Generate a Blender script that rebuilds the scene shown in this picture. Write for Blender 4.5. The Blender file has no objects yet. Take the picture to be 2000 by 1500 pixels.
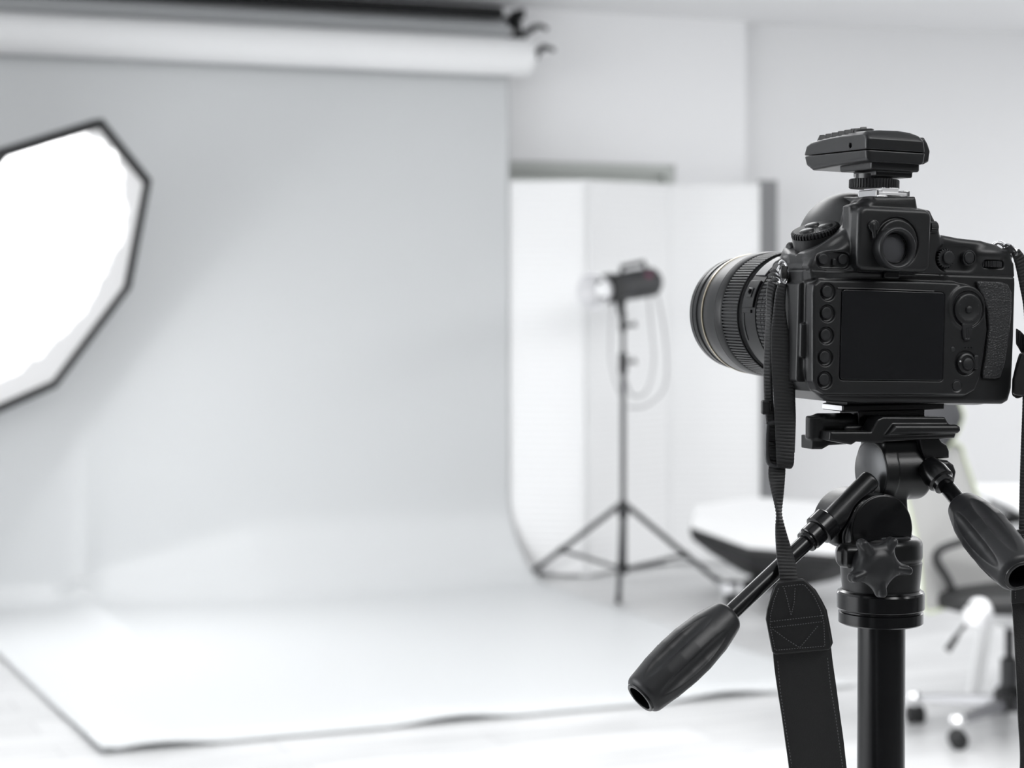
import bpy, bmesh, math, random
import numpy as np
from math import sin, cos, pi, radians, sqrt
from mathutils import Vector, Matrix
try:
    import openvdb as vdb
except Exception:
    import pyopenvdb as vdb
random.seed(7)
SC = bpy.context.scene
COL = SC.collection

# ------------------------------------------------------------------ camera
CAM_H = 1.475
YAW = radians(24)
FWD = Vector((sin(YAW), cos(YAW), 0)); RGT = Vector((cos(YAW), -sin(YAW), 0))
EYE = Vector((0, 0, CAM_H))
cd = bpy.data.cameras.new('camera'); cam = bpy.data.objects.new('camera', cd); COL.objects.link(cam)
cam.location = EYE; cam.rotation_euler = (pi/2, 0, -YAW)
cd.sensor_width = 36; cd.lens = 72; cd.shift_y = -0.105
cd.clip_start = 0.05; cd.clip_end = 100
cd.dof.use_dof = True; cd.dof.focus_distance = 1.19; cd.dof.aperture_fstop = 10.5
SC.camera = cam
# ------------------------------------------------------------------ world, lights, exposure
SC.view_settings.view_transform = 'Standard'; SC.view_settings.look = 'None'
SC.view_settings.gamma = 1; SC.view_settings.use_curve_mapping = False
SC.view_settings.exposure = 0.58
w = bpy.data.worlds.new('daylight'); SC.world = w; w.use_nodes = True
bgn = w.node_tree.nodes['Background']; bgn.inputs[0].default_value = (0.93, 0.965, 1.0, 1); bgn.inputs[1].default_value = 0.4
def area(name, loc, target, sx, sy, power, col=(1, 1, 1)):
    l = bpy.data.lights.new(name, 'AREA'); l.shape = 'RECTANGLE'; l.size = sx; l.size_y = sy; l.energy = power; l.color = col
    o = bpy.data.objects.new(name, l); COL.objects.link(o); o.location = loc
    o.rotation_euler = (Vector(target) - Vector(loc)).to_track_quat('-Z', 'Y').to_euler(); return o
area('left_key_light', (-4.05, 4.6, 1.7), (4.0, 5.6, 1.3), 6.0, 2.1, 125, (0.97, 0.985, 1))  # added lamp by the closed left wall, for walls and camera's left side
area('ceiling_softlight', (2.6, 4.6, 2.80), (2.6, 5.0, 0.0), 4.2, 3.2, 200)
area('rear_fill_light', (1.6, -0.6, 2.80), (1.6, -0.4, 0.0), 2.0, 0.8, 26)  # added fill behind the viewpoint, lifts the camera's rear face
area('side_fill_light', (10.3, 6.2, 1.55), (4.0, 7.0, 1.4), 6.0, 2.0, 30, (0.97, 0.985, 1))  # added fill from the closed right side, evens out wall and floor

area('office_fill_light', (7.6, 5.6, 2.80), (7.6, 5.6, 0.0), 2.6, 2.6, 62)  # added overhead fill to brighten the right wall
# ------------------------------------------------------------------ helpers
def P(px, py, d):
    return EYE + FWD*d + RGT*((px-1000)/4000*d) + Vector((0, 0, -(py-540)/4000*d))
def floor_at(px, py):
    d = 4000*CAM_H/(py-540); v = P(px, py, d); v.z = 0; return v
def on_n(px, n):
    """point of the room plane y = n seen in column px, at floor level"""
    t = (px-1000)/4000; d = n/(cos(YAW)-t*sin(YAW)); v = P(px, 540, d); v.z = 0; return v
def zat(py, v):
    d = (v-EYE).dot(FWD); return CAM_H-(py-540)/4000*d

def mat(name, col, rough=0.5, metal=0.0, bump=None, scale=100, strength=0.2, dist=0.001, spec=0.5, var=0.0, coat=0.0):
    m = bpy.data.materials.new(name); m.use_nodes = True; nt = m.node_tree; b = nt.nodes['Principled BSDF']
    b.inputs['Base Color'].default_value = (*col, 1); b.inputs['Roughness'].default_value = rough
    b.inputs['Metallic'].default_value = metal; b.inputs['Specular IOR Level'].default_value = spec
    b.inputs['Coat Weight'].default_value = coat
    tc = nt.nodes.new('ShaderNodeTexCoord')
    if bump:
        if bump == 'noise':
            t = nt.nodes.new('ShaderNodeTexNoise'); t.inputs['Scale'].default_value = scale; t.inputs['Detail'].default_value = 4; out = t.outputs['Fac']
        else:
            t = nt.nodes.new('ShaderNodeTexVoronoi'); t.inputs['Scale'].default_value = scale; t.feature = 'DISTANCE_TO_EDGE' if bump == 'leather' else 'F1'; out = t.outputs['Distance']
        nt.links.new(tc.outputs['Object'], t.inputs['Vector'])
        bp = nt.nodes.new('ShaderNodeBump'); bp.inputs['Strength'].default_value = strength; bp.inputs['Distance'].default_value = dist
        nt.links.new(out, bp.inputs['Height']); nt.links.new(bp.outputs['Normal'], b.inputs['Normal'])
    if var:
        t2 = nt.nodes.new('ShaderNodeTexNoise'); t2.inputs['Scale'].default_value = scale*0.1; t2.inputs['Detail'].default_value = 5
        nt.links.new(tc.outputs['Object'], t2.inputs['Vector'])
        mr = nt.nodes.new('ShaderNodeMapRange'); mr.inputs['To Min'].default_value = 1-var; mr.inputs['To Max'].default_value = 1+var
        nt.links.new(t2.outputs['Fac'], mr.inputs['Value'])
        mx = nt.nodes.new('ShaderNodeVectorMath'); mx.operation = 'SCALE'; mx.inputs[0].default_value = col
        nt.links.new(mr.outputs['Result'], mx.inputs['Scale']); nt.links.new(mx.outputs['Vector'], b.inputs['Base Color'])
    return m
def g(v): return (v, v*1.004, v*1.015)
M = {}
M['wall'] = mat('wall_paint', g(0.90), 0.8, bump='noise', scale=60, strength=0.05)
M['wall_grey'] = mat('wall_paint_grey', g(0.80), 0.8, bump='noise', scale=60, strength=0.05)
M['wall_dark'] = mat('dark_wall_paint', g(0.14), 0.8, bump='noise', scale=60, strength=0.05)
M['ceiling'] = mat('ceiling_paint', g(0.85), 0.9, bump='noise', scale=40, strength=0.05)
M['door'] = mat('door_paint', (0.60, 0.625, 0.60), 0.6, bump='noise', scale=30, strength=0.03)
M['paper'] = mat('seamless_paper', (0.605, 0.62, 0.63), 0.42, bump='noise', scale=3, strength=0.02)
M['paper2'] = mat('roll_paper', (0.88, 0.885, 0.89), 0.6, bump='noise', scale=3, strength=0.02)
M['paper_grey'] = mat('grey_roll_paper', (0.50, 0.515, 0.525), 0.6, bump='noise', scale=3, strength=0.02)
M['black'] = mat('black_plastic', (0.012, 0.0124, 0.0133), 0.38, bump='noise', scale=900, strength=0.12, dist=0.0003)
M['body'] = mat('camera_shell', (0.0115, 0.0119, 0.0128), 0.40, bump='noise', scale=1500, strength=0.16, dist=0.0003)
M['body_top'] = mat('camera_gloss', (0.013, 0.0135, 0.0145), 0.42, bump='noise', scale=1500, strength=0.05, dist=0.0002)
M['trigger'] = mat('trigger_plastic', (0.014, 0.0146, 0.0156), 0.36, bump='noise', scale=2000, strength=0.10, dist=0.0002)
M['button'] = mat('button_rubber', (0.012, 0.0125, 0.014), 0.5, bump='noise', scale=800, strength=0.03, dist=0.0002)
M['rubber'] = mat('leather_rubber', (0.024, 0.0245, 0.026), 0.45, bump='leather', scale=620, strength=0.75, dist=0.0006)
M['grip'] = mat('grip_rubber', (0.020, 0.0205, 0.0222), 0.42, bump='noise', scale=1600, strength=0.10, dist=0.0002)
M['screen'] = mat('screen_glass', (0.010, 0.0105, 0.012), 0.14, bump='noise', scale=4, strength=0.01)
M['glass'] = mat('eyepiece_glass', (0.075, 0.076, 0.082), 0.12, bump='noise', scale=4, strength=0.01)  # paler tint stands in for light coming through the viewfinder
M['lensglass'] = mat('lens_glass', (0.01, 0.01, 0.016), 0.03, bump='noise', scale=4, strength=0.01)
M['lens'] = mat('lens_barrel', (0.009, 0.0094, 0.0102), 0.36, bump='noise', scale=1800, strength=0.10, dist=0.0002, spec=0.34)
M['lensrub'] = mat('lens_rubber', (0.012, 0.0125, 0.0135), 0.45, bump='noise', scale=1200, strength=0.10, dist=0.0002)
M['gold'] = mat('gold_line', (0.62, 0.55, 0.42), 0.3, 1.0, bump='noise', scale=300, strength=0.02)
M['chrome'] = mat('chrome', (0.80, 0.80, 0.81), 0.18, 1.0, bump='noise', scale=300, strength=0.03)
M['tripod'] = mat('tripod_black', (0.009, 0.0093, 0.010), 0.34, bump='noise', scale=1300, strength=0.12, dist=0.0003)
M['anod'] = mat('black_anodised', (0.006, 0.0062, 0.007), 0.22, bump='noise', scale=900, strength=0.03, dist=0.0002)
M['gunmetal'] = mat('dark_metal_face', (0.085, 0.087, 0.09), 0.38, 0.6, bump='noise', scale=900, strength=0.08, dist=0.0003)
M['web'] = mat('strap_webbing', (0.016, 0.0163, 0.017), 0.55, bump='noise', scale=2500, strength=0.5, dist=0.0004)
M['leather'] = mat('strap_leather', (0.0085, 0.0087, 0.0092), 0.46, bump='leather', scale=1300, strength=0.35, dist=0.0004)
M['pad'] = mat('strap_pad', (0.009, 0.0092, 0.0097), 0.50, bump='noise', scale=1500, strength=0.8, dist=0.0005)
M['stitch'] = mat('strap_thread', (0.11, 0.11, 0.115), 0.7, bump='noise', scale=3000, strength=0.3, dist=0.0002)
M['bgblack'] = mat('matt_black_metal', (0.013, 0.0132, 0.014), 0.55, bump='noise', scale=200, strength=0.05)
M['standmetal'] = mat('stand_metal', (0.038, 0.039, 0.042), 0.4, 0.3, bump='noise', scale=200, strength=0.05)
M['headgrey'] = mat('flash_casing', (0.022, 0.0225, 0.025), 0.45, bump='noise', scale=200, strength=0.05)
M['magenta'] = mat('magenta_panel', (0.16, 0.02, 0.07), 0.5, bump='noise', scale=200, strength=0.05)
M['white'] = mat('white_plastic', (0.85, 0.855, 0.86), 0.3, bump='noise', scale=100, strength=0.02)
M['whitefab'] = mat('diffuser_fabric', (0.87, 0.875, 0.88), 0.7, bump='noise', scale=9, strength=0.25, dist=0.02)
M['silver'] = mat('reflector_silver', (0.86, 0.86, 0.87), 0.5, 1.0, bump='noise', scale=100, strength=0.05)
M['spoke'] = mat('satin_aluminium', (0.32, 0.32, 0.33), 0.3, 1.0, bump='noise', scale=100, strength=0.05)
M['blackpaper'] = mat('black_roll_paper', (0.008, 0.008, 0.0085), 0.9, bump='noise', scale=60, strength=0.03)
M['cable'] = mat('grey_cable', (0.38, 0.38, 0.39), 0.5, bump='noise', scale=100, strength=0.05)
M['mesh'] = mat('grey_mesh_fabric', (0.42, 0.42, 0.415), 0.8, bump='voronoi', scale=350, strength=0.4, dist=0.002)
M['headrest'] = mat('charcoal_fabric', (0.045, 0.046, 0.05), 0.7, bump='noise', scale=400, strength=0.3)
M['lime'] = mat('lime_fringe', (0.58, 0.64, 0.44), 0.6, bump='noise', scale=200, strength=0.05)  # lime tint imitates optical colour fringing on the chair edges
M['panel'] = mat('shade_strip_grey', (0.24, 0.243, 0.25), 0.6, bump='noise', scale=100, strength=0.05)

def ribbed_white():
    m = mat('pleated_screen_paper', (0.88, 0.885, 0.89), 0.7)
    nt = m.node_tree; b = nt.nodes['Principled BSDF']; tc = nt.nodes.new('ShaderNodeTexCoord')
    wv = nt.nodes.new('ShaderNodeTexWave'); wv.bands_direction = 'Z'; wv.inputs['Scale'].default_value = 10; wv.inputs['Distortion'].default_value = 0.15
    nt.links.new(tc.outputs['Object'], wv.inputs['Vector'])
    bp = nt.nodes.new('ShaderNodeBump'); bp.inputs['Strength'].default_value = 0.25; bp.inputs['Distance'].default_value = 0.01
    nt.links.new(wv.outputs['Fac'], bp.inputs['Height']); nt.links.new(bp.outputs['Normal'], b.inputs['Normal']); return m
M['pleat'] = ribbed_white()
def floor_mat():
    m = mat('pale_laminate', (0.7, 0.7, 0.7), 0.28)
    nt = m.node_tree; b = nt.nodes['Principled BSDF']; tc = nt.nodes.new('ShaderNodeTexCoord')
    mp = nt.nodes.new('ShaderNodeMapping'); nt.links.new(tc.outputs['Object'], mp.inputs['Vector'])
    br = nt.nodes.new('ShaderNodeTexBrick'); br.inputs['Scale'].default_value = 1.0
    br.inputs['Brick Width'].default_value = 1.3; br.inputs['Row Height'].default_value = 0.19; br.inputs['Mortar Size'].default_value = 0.003
    br.inputs['Color1'].default_value = (0.655, 0.66, 0.665, 1); br.inputs['Color2'].default_value = (0.55, 0.555, 0.56, 1); br.inputs['Mortar'].default_value = (0.40, 0.40, 0.41, 1)
    nt.links.new(mp.outputs['Vector'], br.inputs['Vector'])
    mp2 = nt.nodes.new('ShaderNodeMapping'); mp2.inputs['Scale'].default_value = (1.5, 14, 1); nt.links.new(tc.outputs['Object'], mp2.inputs['Vector'])
    no = nt.nodes.new('ShaderNodeTexNoise'); no.inputs['Scale'].default_value = 1.5; no.inputs['Detail'].default_value = 6
    nt.links.new(mp2.outputs['Vector'], no.inputs['Vector'])
    mr = nt.nodes.new('ShaderNodeMapRange'); mr.inputs['From Min'].default_value = 0.3; mr.inputs['From Max'].default_value = 0.7; mr.inputs['To Min'].default_value = 0.84; mr.inputs['To Max'].default_value = 1.1
    nt.links.new(no.outputs['Fac'], mr.inputs['Value'])
    mx = nt.nodes.new('ShaderNodeVectorMath'); mx.operation = 'SCALE'
    nt.links.new(br.outputs['Color'], mx.inputs[0]); nt.links.new(mr.outputs['Result'], mx.inputs['Scale'])
    nt.links.new(mx.outputs['Vector'], b.inputs['Base Color']); return m
M['floor'] = floor_mat()
def emit_mat(name, col, strength, radius):
    """lit diffuser cloth: the strobe behind it makes the middle brighter than the rim"""
    m = bpy.data.materials.new(name); m.use_nodes = True; nt = m.node_tree; b = nt.nodes['Principled BSDF']
    b.inputs['Base Color'].default_value = (0.5, 0.5, 0.51, 1); b.inputs['Roughness'].default_value = 0.8
    b.inputs['Emission Color'].default_value = (*col, 1)
    tc = nt.nodes.new('ShaderNodeTexCoord'); ln = nt.nodes.new('ShaderNodeVectorMath'); ln.operation = 'LENGTH'
    of = nt.nodes.new('ShaderNodeVectorMath'); of.operation = 'ADD'; of.inputs[1].default_value = (-0.09*radius, -0.10*radius, 0)
    nt.links.new(tc.outputs['Object'], of.inputs[0]); nt.links.new(of.outputs['Vector'], ln.inputs[0])
    no = nt.nodes.new('ShaderNodeTexNoise'); no.inputs['Scale'].default_value = 9; nt.links.new(tc.outputs['Object'], no.inputs['Vector'])
    ad = nt.nodes.new('ShaderNodeMath'); ad.operation = 'MULTIPLY_ADD'; ad.inputs[1].default_value = 0.16*radius; nt.links.new(no.outputs['Fac'], ad.inputs[0]); nt.links.new(ln.outputs['Value'], ad.inputs[2])
    mr = nt.nodes.new('ShaderNodeMapRange'); mr.inputs['From Min'].default_value = radius*0.66; mr.inputs['From Max'].default_value = radius*0.92
    mr.inputs['To Min'].default_value = strength; mr.inputs['To Max'].default_value = 0.24
    nt.links.new(ad.outputs[0], mr.inputs['Value']); nt.links.new(mr.outputs['Result'], b.inputs['Emission Strength']); return m

def link(name, me, m, parent=None, smooth=True, loc=None):
    if m is not None: me.materials.append(m)
    if smooth:
        me.polygons.foreach_set('use_smooth', [True]*len(me.polygons))
    o = bpy.data.objects.new(name, me); COL.objects.link(o)
    if parent is not None: o.parent = parent
    if loc is not None: o.location = loc
    return o
def tag(o, label=None, cat=None, group=None, kind=None):
    if label: o['label'] = label
    if cat: o['category'] = cat
    if group: o['group'] = group
    if kind: o['kind'] = kind
    return o
def empty(name, loc, rot=None, label=None, cat=None, group=None):
    o = bpy.data.objects.new(name, None); COL.objects.link(o); o.empty_display_size = 0.05
    mt = Matrix.Translation(loc)
    if rot is not None: mt = mt @ rot.to_4x4()
    o.matrix_world = mt; tag(o, label, cat, group); return o

class MB:
    """collects closed shapes into one mesh"""
    def __init__(s): s.v = []; s.f = []
    def add(s, vs, fs):
        k = len(s.v); s.v += [tuple(v) for v in vs]; s.f += [[i+k for i in f] for f in fs]; return s
    def box(s, c, size, rot=None):
        c = Vector(c); hx, hy, hz = [a/2 for a in size]; vs = []
        for x in (-hx, hx):
            for y in (-hy, hy):
                for z in (-hz, hz):
                    v = Vector((x, y, z)); v = rot @ v if rot else v; vs.append(c+v)
        return s.add(vs, [(0, 1, 3, 2), (4, 6, 7, 5), (0, 4, 5, 1), (2, 3, 7, 6), (0, 2, 6, 4), (1, 5, 7, 3)])
    def bx(s, a, b):
        return s.box([(a[i]+b[i])/2 for i in range(3)], [abs(b[i]-a[i]) for i in range(3)])
    def tube(s, pts, r, n=14, caps=True):
        pts = [Vector(p) for p in pts]; rs = r if isinstance(r, (list, tuple)) else [r]*len(pts)
        up = None; vs = []; fs = []
        for i, p in enumerate(pts):
            t = (pts[min(i+1, len(pts)-1)]-pts[max(i-1, 0)]).normalized()
            if up is None:
                up = t.orthogonal().normalized()
            up = (up - t*up.dot(t)).normalized(); sd = t.cross(up)
            for k in range(n):
                a = 2*pi*k/n; vs.append(p+(up*cos(a)+sd*sin(a))*rs[i])
        for i in range(len(pts)-1):
            for k in range(n):
                k2 = (k+1) % n; fs.append((i*n+k, i*n+k2, (i+1)*n+k2, (i+1)*n+k))
        if caps:
            fs.append(tuple(range(n-1, -1, -1))); fs.append(tuple((len(pts)-1)*n+k for k in range(n)))
        return s.add(vs, fs)
    def lathe(s, a, axis, prof, n=48, mod=None, x0=None, caps=True):
        """prof: list of (s, r) along axis from a; mod(theta, s, r) -> r"""
        a = Vector(a); ax = Vector(axis).normalized(); up = Vector(x0) if x0 else ax.orthogonal().normalized(); sd = ax.cross(up)
        vs = []; fs = []
        for (t, r) in prof:
            for k in range(n):
                th = 2*pi*k/n; rr = mod(th, t, r) if mod else r
                vs.append(a+ax*t+(up*cos(th)+sd*sin(th))*rr)
        m = len(prof)
        for i in range(m-1):
            for k in range(n):
                k2 = (k+1) % n; fs.append((i*n+k, i*n+k2, (i+1)*n+k2, (i+1)*n+k))
        if caps and prof[0][1] > 1e-5: fs.append(tuple(range(n-1, -1, -1)))
        if caps and prof[-1][1] > 1e-5: fs.append(tuple((m-1)*n+k for k in range(n)))
        return s.add(vs, fs)
    def loft(s, rings, closed=True, caps=True):
        n = len(rings[0]); vs = [v for r in rings for v in r]; fs = []
        for i in range(len(rings)-1):
            for k in range(n if closed else n-1):
                k2 = (k+1) % n; fs.append((i*n+k, i*n+k2, (i+1)*n+k2, (i+1)*n+k))
        if caps: fs.append(tuple(range(n-1, -1, -1))); fs.append(tuple((len(rings)-1)*n+k for k in range(n)))
        return s.add(vs, fs)
    def build(s, name, m, parent=None, smooth=False, bevel=0, angle=40, loc=None, seg=3):
        me = bpy.data.meshes.new(name); me.from_pydata(s.v, [], s.f); me.update()
        b = bmesh.new(); b.from_mesh(me); bmesh.ops.recalc_face_normals(b, faces=b.faces); b.to_mesh(me); b.free()
        if smooth or bevel:
            me.polygons.foreach_set('use_smooth', [True]*len(me.polygons))
            try: me.set_sharp_from_angle(angle=radians(angle))
            except Exception: pass
        o = link(name, me, m, parent, smooth=False, loc=loc)
        if bevel:
            md = o.modifiers.new('bevel', 'BEVEL'); md.width = bevel; md.segments = seg; md.limit_method = 'ANGLE'; md.angle_limit = radians(35)
            md.harden_normals = False
        return o

# ---- signed distance fields, in millimetres, meshed through a volume grid
class V:
    def __init__(s, lo, hi, h):
        s.lo = np.array(lo, float); s.h = h; n = [int(math.ceil((hi[i]-lo[i])/h))+1 for i in range(3)]
        s.n = n; ax = [(lo[i]+h*np.arange(n[i])).astype(np.float32) for i in range(3)]
        s.X = ax[0][:, None, None]; s.Y = ax[1][None, :, None]; s.Z = ax[2][None, None, :]
    def poly2(s, A, B, pts):
        A, B = np.broadcast_arrays(A, B); A = A.astype(np.float32); B = B.astype(np.float32)
        n = len(pts); d = np.full(A.shape, 1e9, np.float32); sg = np.ones(A.shape, np.float32)
        for i in range(n):
            x1, y1 = pts[i]; x2, y2 = pts[i-1]
            ex, ey = x2-x1, y2-y1; wx, wy = A-x1, B-y1
            t = np.clip((wx*ex+wy*ey)/(ex*ex+ey*ey+1e-9), 0, 1); bx, by = wx-ex*t, wy-ey*t
            d = np.minimum(d, bx*bx+by*by)
            c1 = B >= y1; c2 = B < y2; c3 = ex*wy > ey*wx
            flip = (c1 & c2 & c3) | (~c1 & ~c2 & ~c3); sg = np.where(flip, -sg, sg)
        return sg*np.sqrt(d)
    def ext(s, d2, W, a, b, r):
        q1 = d2+r; q2 = np.abs(W-(a+b)/2)-(b-a)/2+r
        return np.sqrt(np.maximum(q1, 0)**2+np.maximum(q2, 0)**2)+np.minimum(np.maximum(q1, q2), 0)-r
    def prismY(s, pts, a, b, r=1): return s.ext(s.poly2(s.X, s.Z, pts), s.Y, a, b, r)
    def prismZ(s, pts, a, b, r=1): return s.ext(s.poly2(s.X, s.Y, pts), s.Z, a, b, r)
    def prismX(s, pts, a, b, r=1): return s.ext(s.poly2(s.Y, s.Z, pts), s.X, a, b, r)
    def box(s, a, b, r=1):
        q = [np.abs(W-(a[i]+b[i])/2)-(b[i]-a[i])/2+r for i, W in enumerate((s.X, s.Y, s.Z))]
        return np.sqrt(np.maximum(q[0], 0)**2+np.maximum(q[1], 0)**2+np.maximum(q[2], 0)**2)+np.minimum(np.maximum(np.maximum(q[0], q[1]), q[2]), 0)-r
    def cyl(s, c, ax, R, h0, h1, r=1):
        """axis-aligned cylinder, ax in 'XYZ', from h0 to h1 along the axis"""
        i = 'XYZ'.index(ax); W = (s.X, s.Y, s.Z); o = [k for k in range(3) if k != i]
        d2 = np.sqrt((W[o[0]]-c[o[0]])**2+(W[o[1]]-c[o[1]])**2)-R
        return s.ext(d2, W[i], h0, h1, r)
    def cone(s, a, b, r1, r2, r=1):
        """round cylinder between two points, radius r1 to r2"""
        a = np.array(a, float); b = np.array(b, float); L = np.linalg.norm(b-a); u = (b-a)/L
        dx, dy, dz = s.X-a[0], s.Y-a[1], s.Z-a[2]; t = dx*u[0]+dy*u[1]+dz*u[2]
        rad = np.sqrt(np.maximum(dx*dx+dy*dy+dz*dz-t*t, 0)); R = r1+(r2-r1)*np.clip(t/L, 0, 1)
        return s.ext(rad-R, t, 0, L, r)
    def ell(s, c, r):
        k0 = np.sqrt(((s.X-c[0])/r[0])**2+((s.Y-c[1])/r[1])**2+((s.Z-c[2])/r[2])**2)
        k1 = np.sqrt(((s.X-c[0])/r[0]**2)**2+((s.Y-c[1])/r[1]**2)**2+((s.Z-c[2])/r[2]**2)**2)+1e-6
        return k0*(k0-1)/k1
    def capsule(s, a, b, r1, r2):
        a = np.array(a, float); b = np.array(b, float); e = b-a
        t = np.clip(((s.X-a[0])*e[0]+(s.Y-a[1])*e[1]+(s.Z-a[2])*e[2])/(e@e), 0, 1)
        return np.sqrt((s.X-a[0]-e[0]*t)**2+(s.Y-a[1]-e[1]*t)**2+(s.Z-a[2]-e[2]*t)**2)-(r1+(r2-r1)*t)
    def mesh(s, d, name, m, parent=None, loc=(0, 0, 0)):
        d = np.ascontiguousarray(np.broadcast_to(d, s.n)).astype(np.float32)
        gr = vdb.FloatGrid(background=3.0*s.h); gr.copyFromArray(np.clip(d, -3*s.h, 3*s.h))
        pts, tris, quads = gr.convertToPolygons(isovalue=0.0, adaptivity=0.0)
        pts = (np.array(pts)*s.h+s.lo)/1000
        faces = [tuple(int(k) for k in q) for q in quads]+[tuple(int(k) for k in q) for q in tris]
        me = bpy.data.meshes.new(name); me.from_pydata(pts.tolist(), [], faces); me.update()
        # make faces point outwards
        vol = 0.0
        q = np.array(quads)
        if len(q):
            p0, p1, p2 = pts[q[:, 0]], pts[q[:, 1]], pts[q[:, 2]]; p3 = pts[q[:, 3]]
            vol = np.einsum('ij,ij->i', p0, np.cross(p1, p2)).sum()+np.einsum('ij,ij->i', p0, np.cross(p2, p3)).sum()
        if vol < 0: me.flip_normals()
        return link(name, me, m, parent, smooth=True, loc=loc)
def smin(a, b, k):
    h = np.maximum(k-np.abs(a-b), 0)/k; return np.minimum(a, b)-h*h*k*0.25
def smax(a, b, k): return -smin(-a, -b, k)
def sub(a, b, k=0.6): return smax(a, -b, k)
def rrect(x0, x1, z0, z1, r=2, n=5):
    out = []
    for cx, cz, a0 in ((x1-r, z1-r, 0), (x0+r, z1-r, 90), (x0+r, z0+r, 180), (x1-r, z0+r, 270)):
        for k in range(n+1):
            a = radians(a0+90*k/n); out.append((cx+r*cos(a), cz+r*sin(a)))
    return out

# ================================================================== THE ROOM
def struct(o): o['kind'] = 'structure'; return o
CEIL = 2.835
WN = 9.45
wr = on_n(1457, WN)                                   # right end of the white wall
f = MB(); f.bx((-4.2, -3.0, -0.1), (10.5, 13.2, 0)); struct(f.build('floor', M['floor']))
c = MB(); c.bx((-4.2, -3.0, CEIL), (10.5, 13.2, CEIL+0.1)); struct(c.build('ceiling', M['ceiling']))
# white wall with a doorway
dl, dr = on_n(880, WN).x, on_n(1319, WN).x; dtop = zat(322, on_n(1319, WN))
b = MB(); b.bx((-4.2, WN, 0), (dl, WN+0.16, CEIL)); b.bx((dr, WN, 0), (wr.x, WN+0.16, CEIL)); b.bx((dl, WN, dtop), (dr, WN+0.16, CEIL))
struct(b.build('wall_back', M['wall']))
b = MB(); b.bx((dl, WN+0.06, 0), (dr, WN+0.16, dtop)); struct(b.build('door_1', M['door'], bevel=0.004))
b = MB(); b.bx((dl, WN+0.02, dtop-0.045), (dr, WN+0.07, dtop)); b.bx((dr-0.05, WN+0.02, 0), (dr, WN+0.07, dtop-0.045)); b.bx((dl, WN+0.02, 0), (dl+0.05, WN+0.07, dtop-0.045))
struct(b.build('trim_1', M['door']))
# right wall, a little turned
def on_r(px):
    t = (px-1000)/4000; d = 10.22/(0.9613-0.2756*t); v = P(px, 540, d); v.z = 0; return v
a, b2 = on_r(1405), on_r(2700); dv = (b2-a).normalized(); nv = Vector((-dv.y, dv.x, 0))
b = MB(); q = [a, b2, b2+nv*0.15, a+nv*0.15]; b.add([*q, *[v+Vector((0, 0, CEIL)) for v in q]], [(0, 1, 2, 3), (4, 7, 6, 5), (0, 4, 5, 1), (1, 5, 6, 2), (2, 6, 7, 3), (3, 7, 4, 0)])
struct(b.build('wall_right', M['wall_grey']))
b = MB(); b.bx((-4.3, -3.0, 0), (-4.2, 9.6, CEIL)); struct(b.build('wall_left', M['wall']))
b = MB(); b.bx((10.5, -3.0, 0), (10.6, 13.2, CEIL)); struct(b.build('wall_side', M['wall']))
b = MB(); b.bx((-4.2, -3.1, 0), (10.5, -3.0, CEIL)); struct(b.build('wall_front', M['wall_dark']))

# ------------------------------------------------------------------ background paper system
U0, U1 = 1.413, 4.13
NP = 9.225                                            # plane of the hanging paper
def paper_profile(rad, n_end, top):
    pts = [(n_end, 0.004)]
    for k in range(1, 12): pts.append((n_end+(NP-rad-n_end)*k/12, 0.004))
    for k in range(0, 15):
        a = pi/2*k/14; pts.append((NP-rad+rad*sin(a), 0.004+rad-rad*cos(a)))
    for k in range(1, 16): pts.append((NP, 0.004+rad+(top-rad)*k/15))
    return pts
me_v = []; NU = 120
for i in range(NU+1):
    t = i/NU; u = U0+(U1-U0)*t
    rad = 0.12+0.26*min(1, max(0, (t-0.16)/0.35))
    pr = paper_profile(rad, 6.277-0.057*t, 2.54)
    row = []
    for j, (n, z) in enumerate(pr):
        s_ = j/len(pr)
        # a soft vertical buckle near the left end, and a gently lifting front edge
        bk = 0.06*math.exp(-((t-0.20-0.02*z)/0.028)**2)*max(0, 1-abs(z-0.12)/0.75)*(1 if n > 8.6 else max(0, (n-7.9)/0.7))
        nn = n-bk*(1.0 if z > 0.05 else 0.5)
        zz = z+bk*0.7*(1 if n < NP-0.01 else 0)
        nn -= 0.012*sin(t*5+1)*min(1, z/1.2)
        if j < 3: zz += (0.016*max(0, sin(t*17+0.5))**2+0.004)*(3-j)/3
        if t < 0.012: zz += 0.008*(1-s_)
        row.append((u-0.036*t*min(1, zz/0.35), nn, zz))
    me_v.append(row)
mb = MB(); cols = len(me_v[0])
mb.v = [p for r in me_v for p in r]
mb.f = [(i*cols+j, (i+1)*cols+j, (i+1)*cols+j+1, i*cols+j+1) for i in range(NU) for j in range(cols-1)]
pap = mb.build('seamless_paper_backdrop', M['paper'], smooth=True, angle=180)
sd = pap.modifiers.new('thickness', 'SOLIDIFY'); sd.thickness = 0.0012; sd.offset = -1
tag(pap, 'white seamless paper backdrop sweeping down the wall and out over the floor', 'backdrop')
cr = on_n(1010, 9.13); cr.x = 4.16
ZW = 2.545
def roll(name, n, z, r, u0, u1, m, label, corem):
    o = empty(name, (u1, n, z), None, label, 'paper roll', None)
    MB().lathe((u0-u1, 0, 0), (1, 0, 0), [(0, r*0.5), (0, r), (u1-u0, r), (u1-u0, r*0.45)], 48).build('paper', m, o, smooth=True)
    MB().lathe((u0-u1-0.06, 0, 0), (1, 0, 0), [(0, r*0.4), (u1-u0+0.10, r*0.4)], 32).build('core_tube', corem, o, smooth=True)
    return o
roll('paper_roll', 9.13, ZW, 0.092, U0-0.03, U1+0.012, M['paper2'], 'thick white paper roll from which the backdrop hangs, lowest of the rolls', M['white'])
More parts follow.
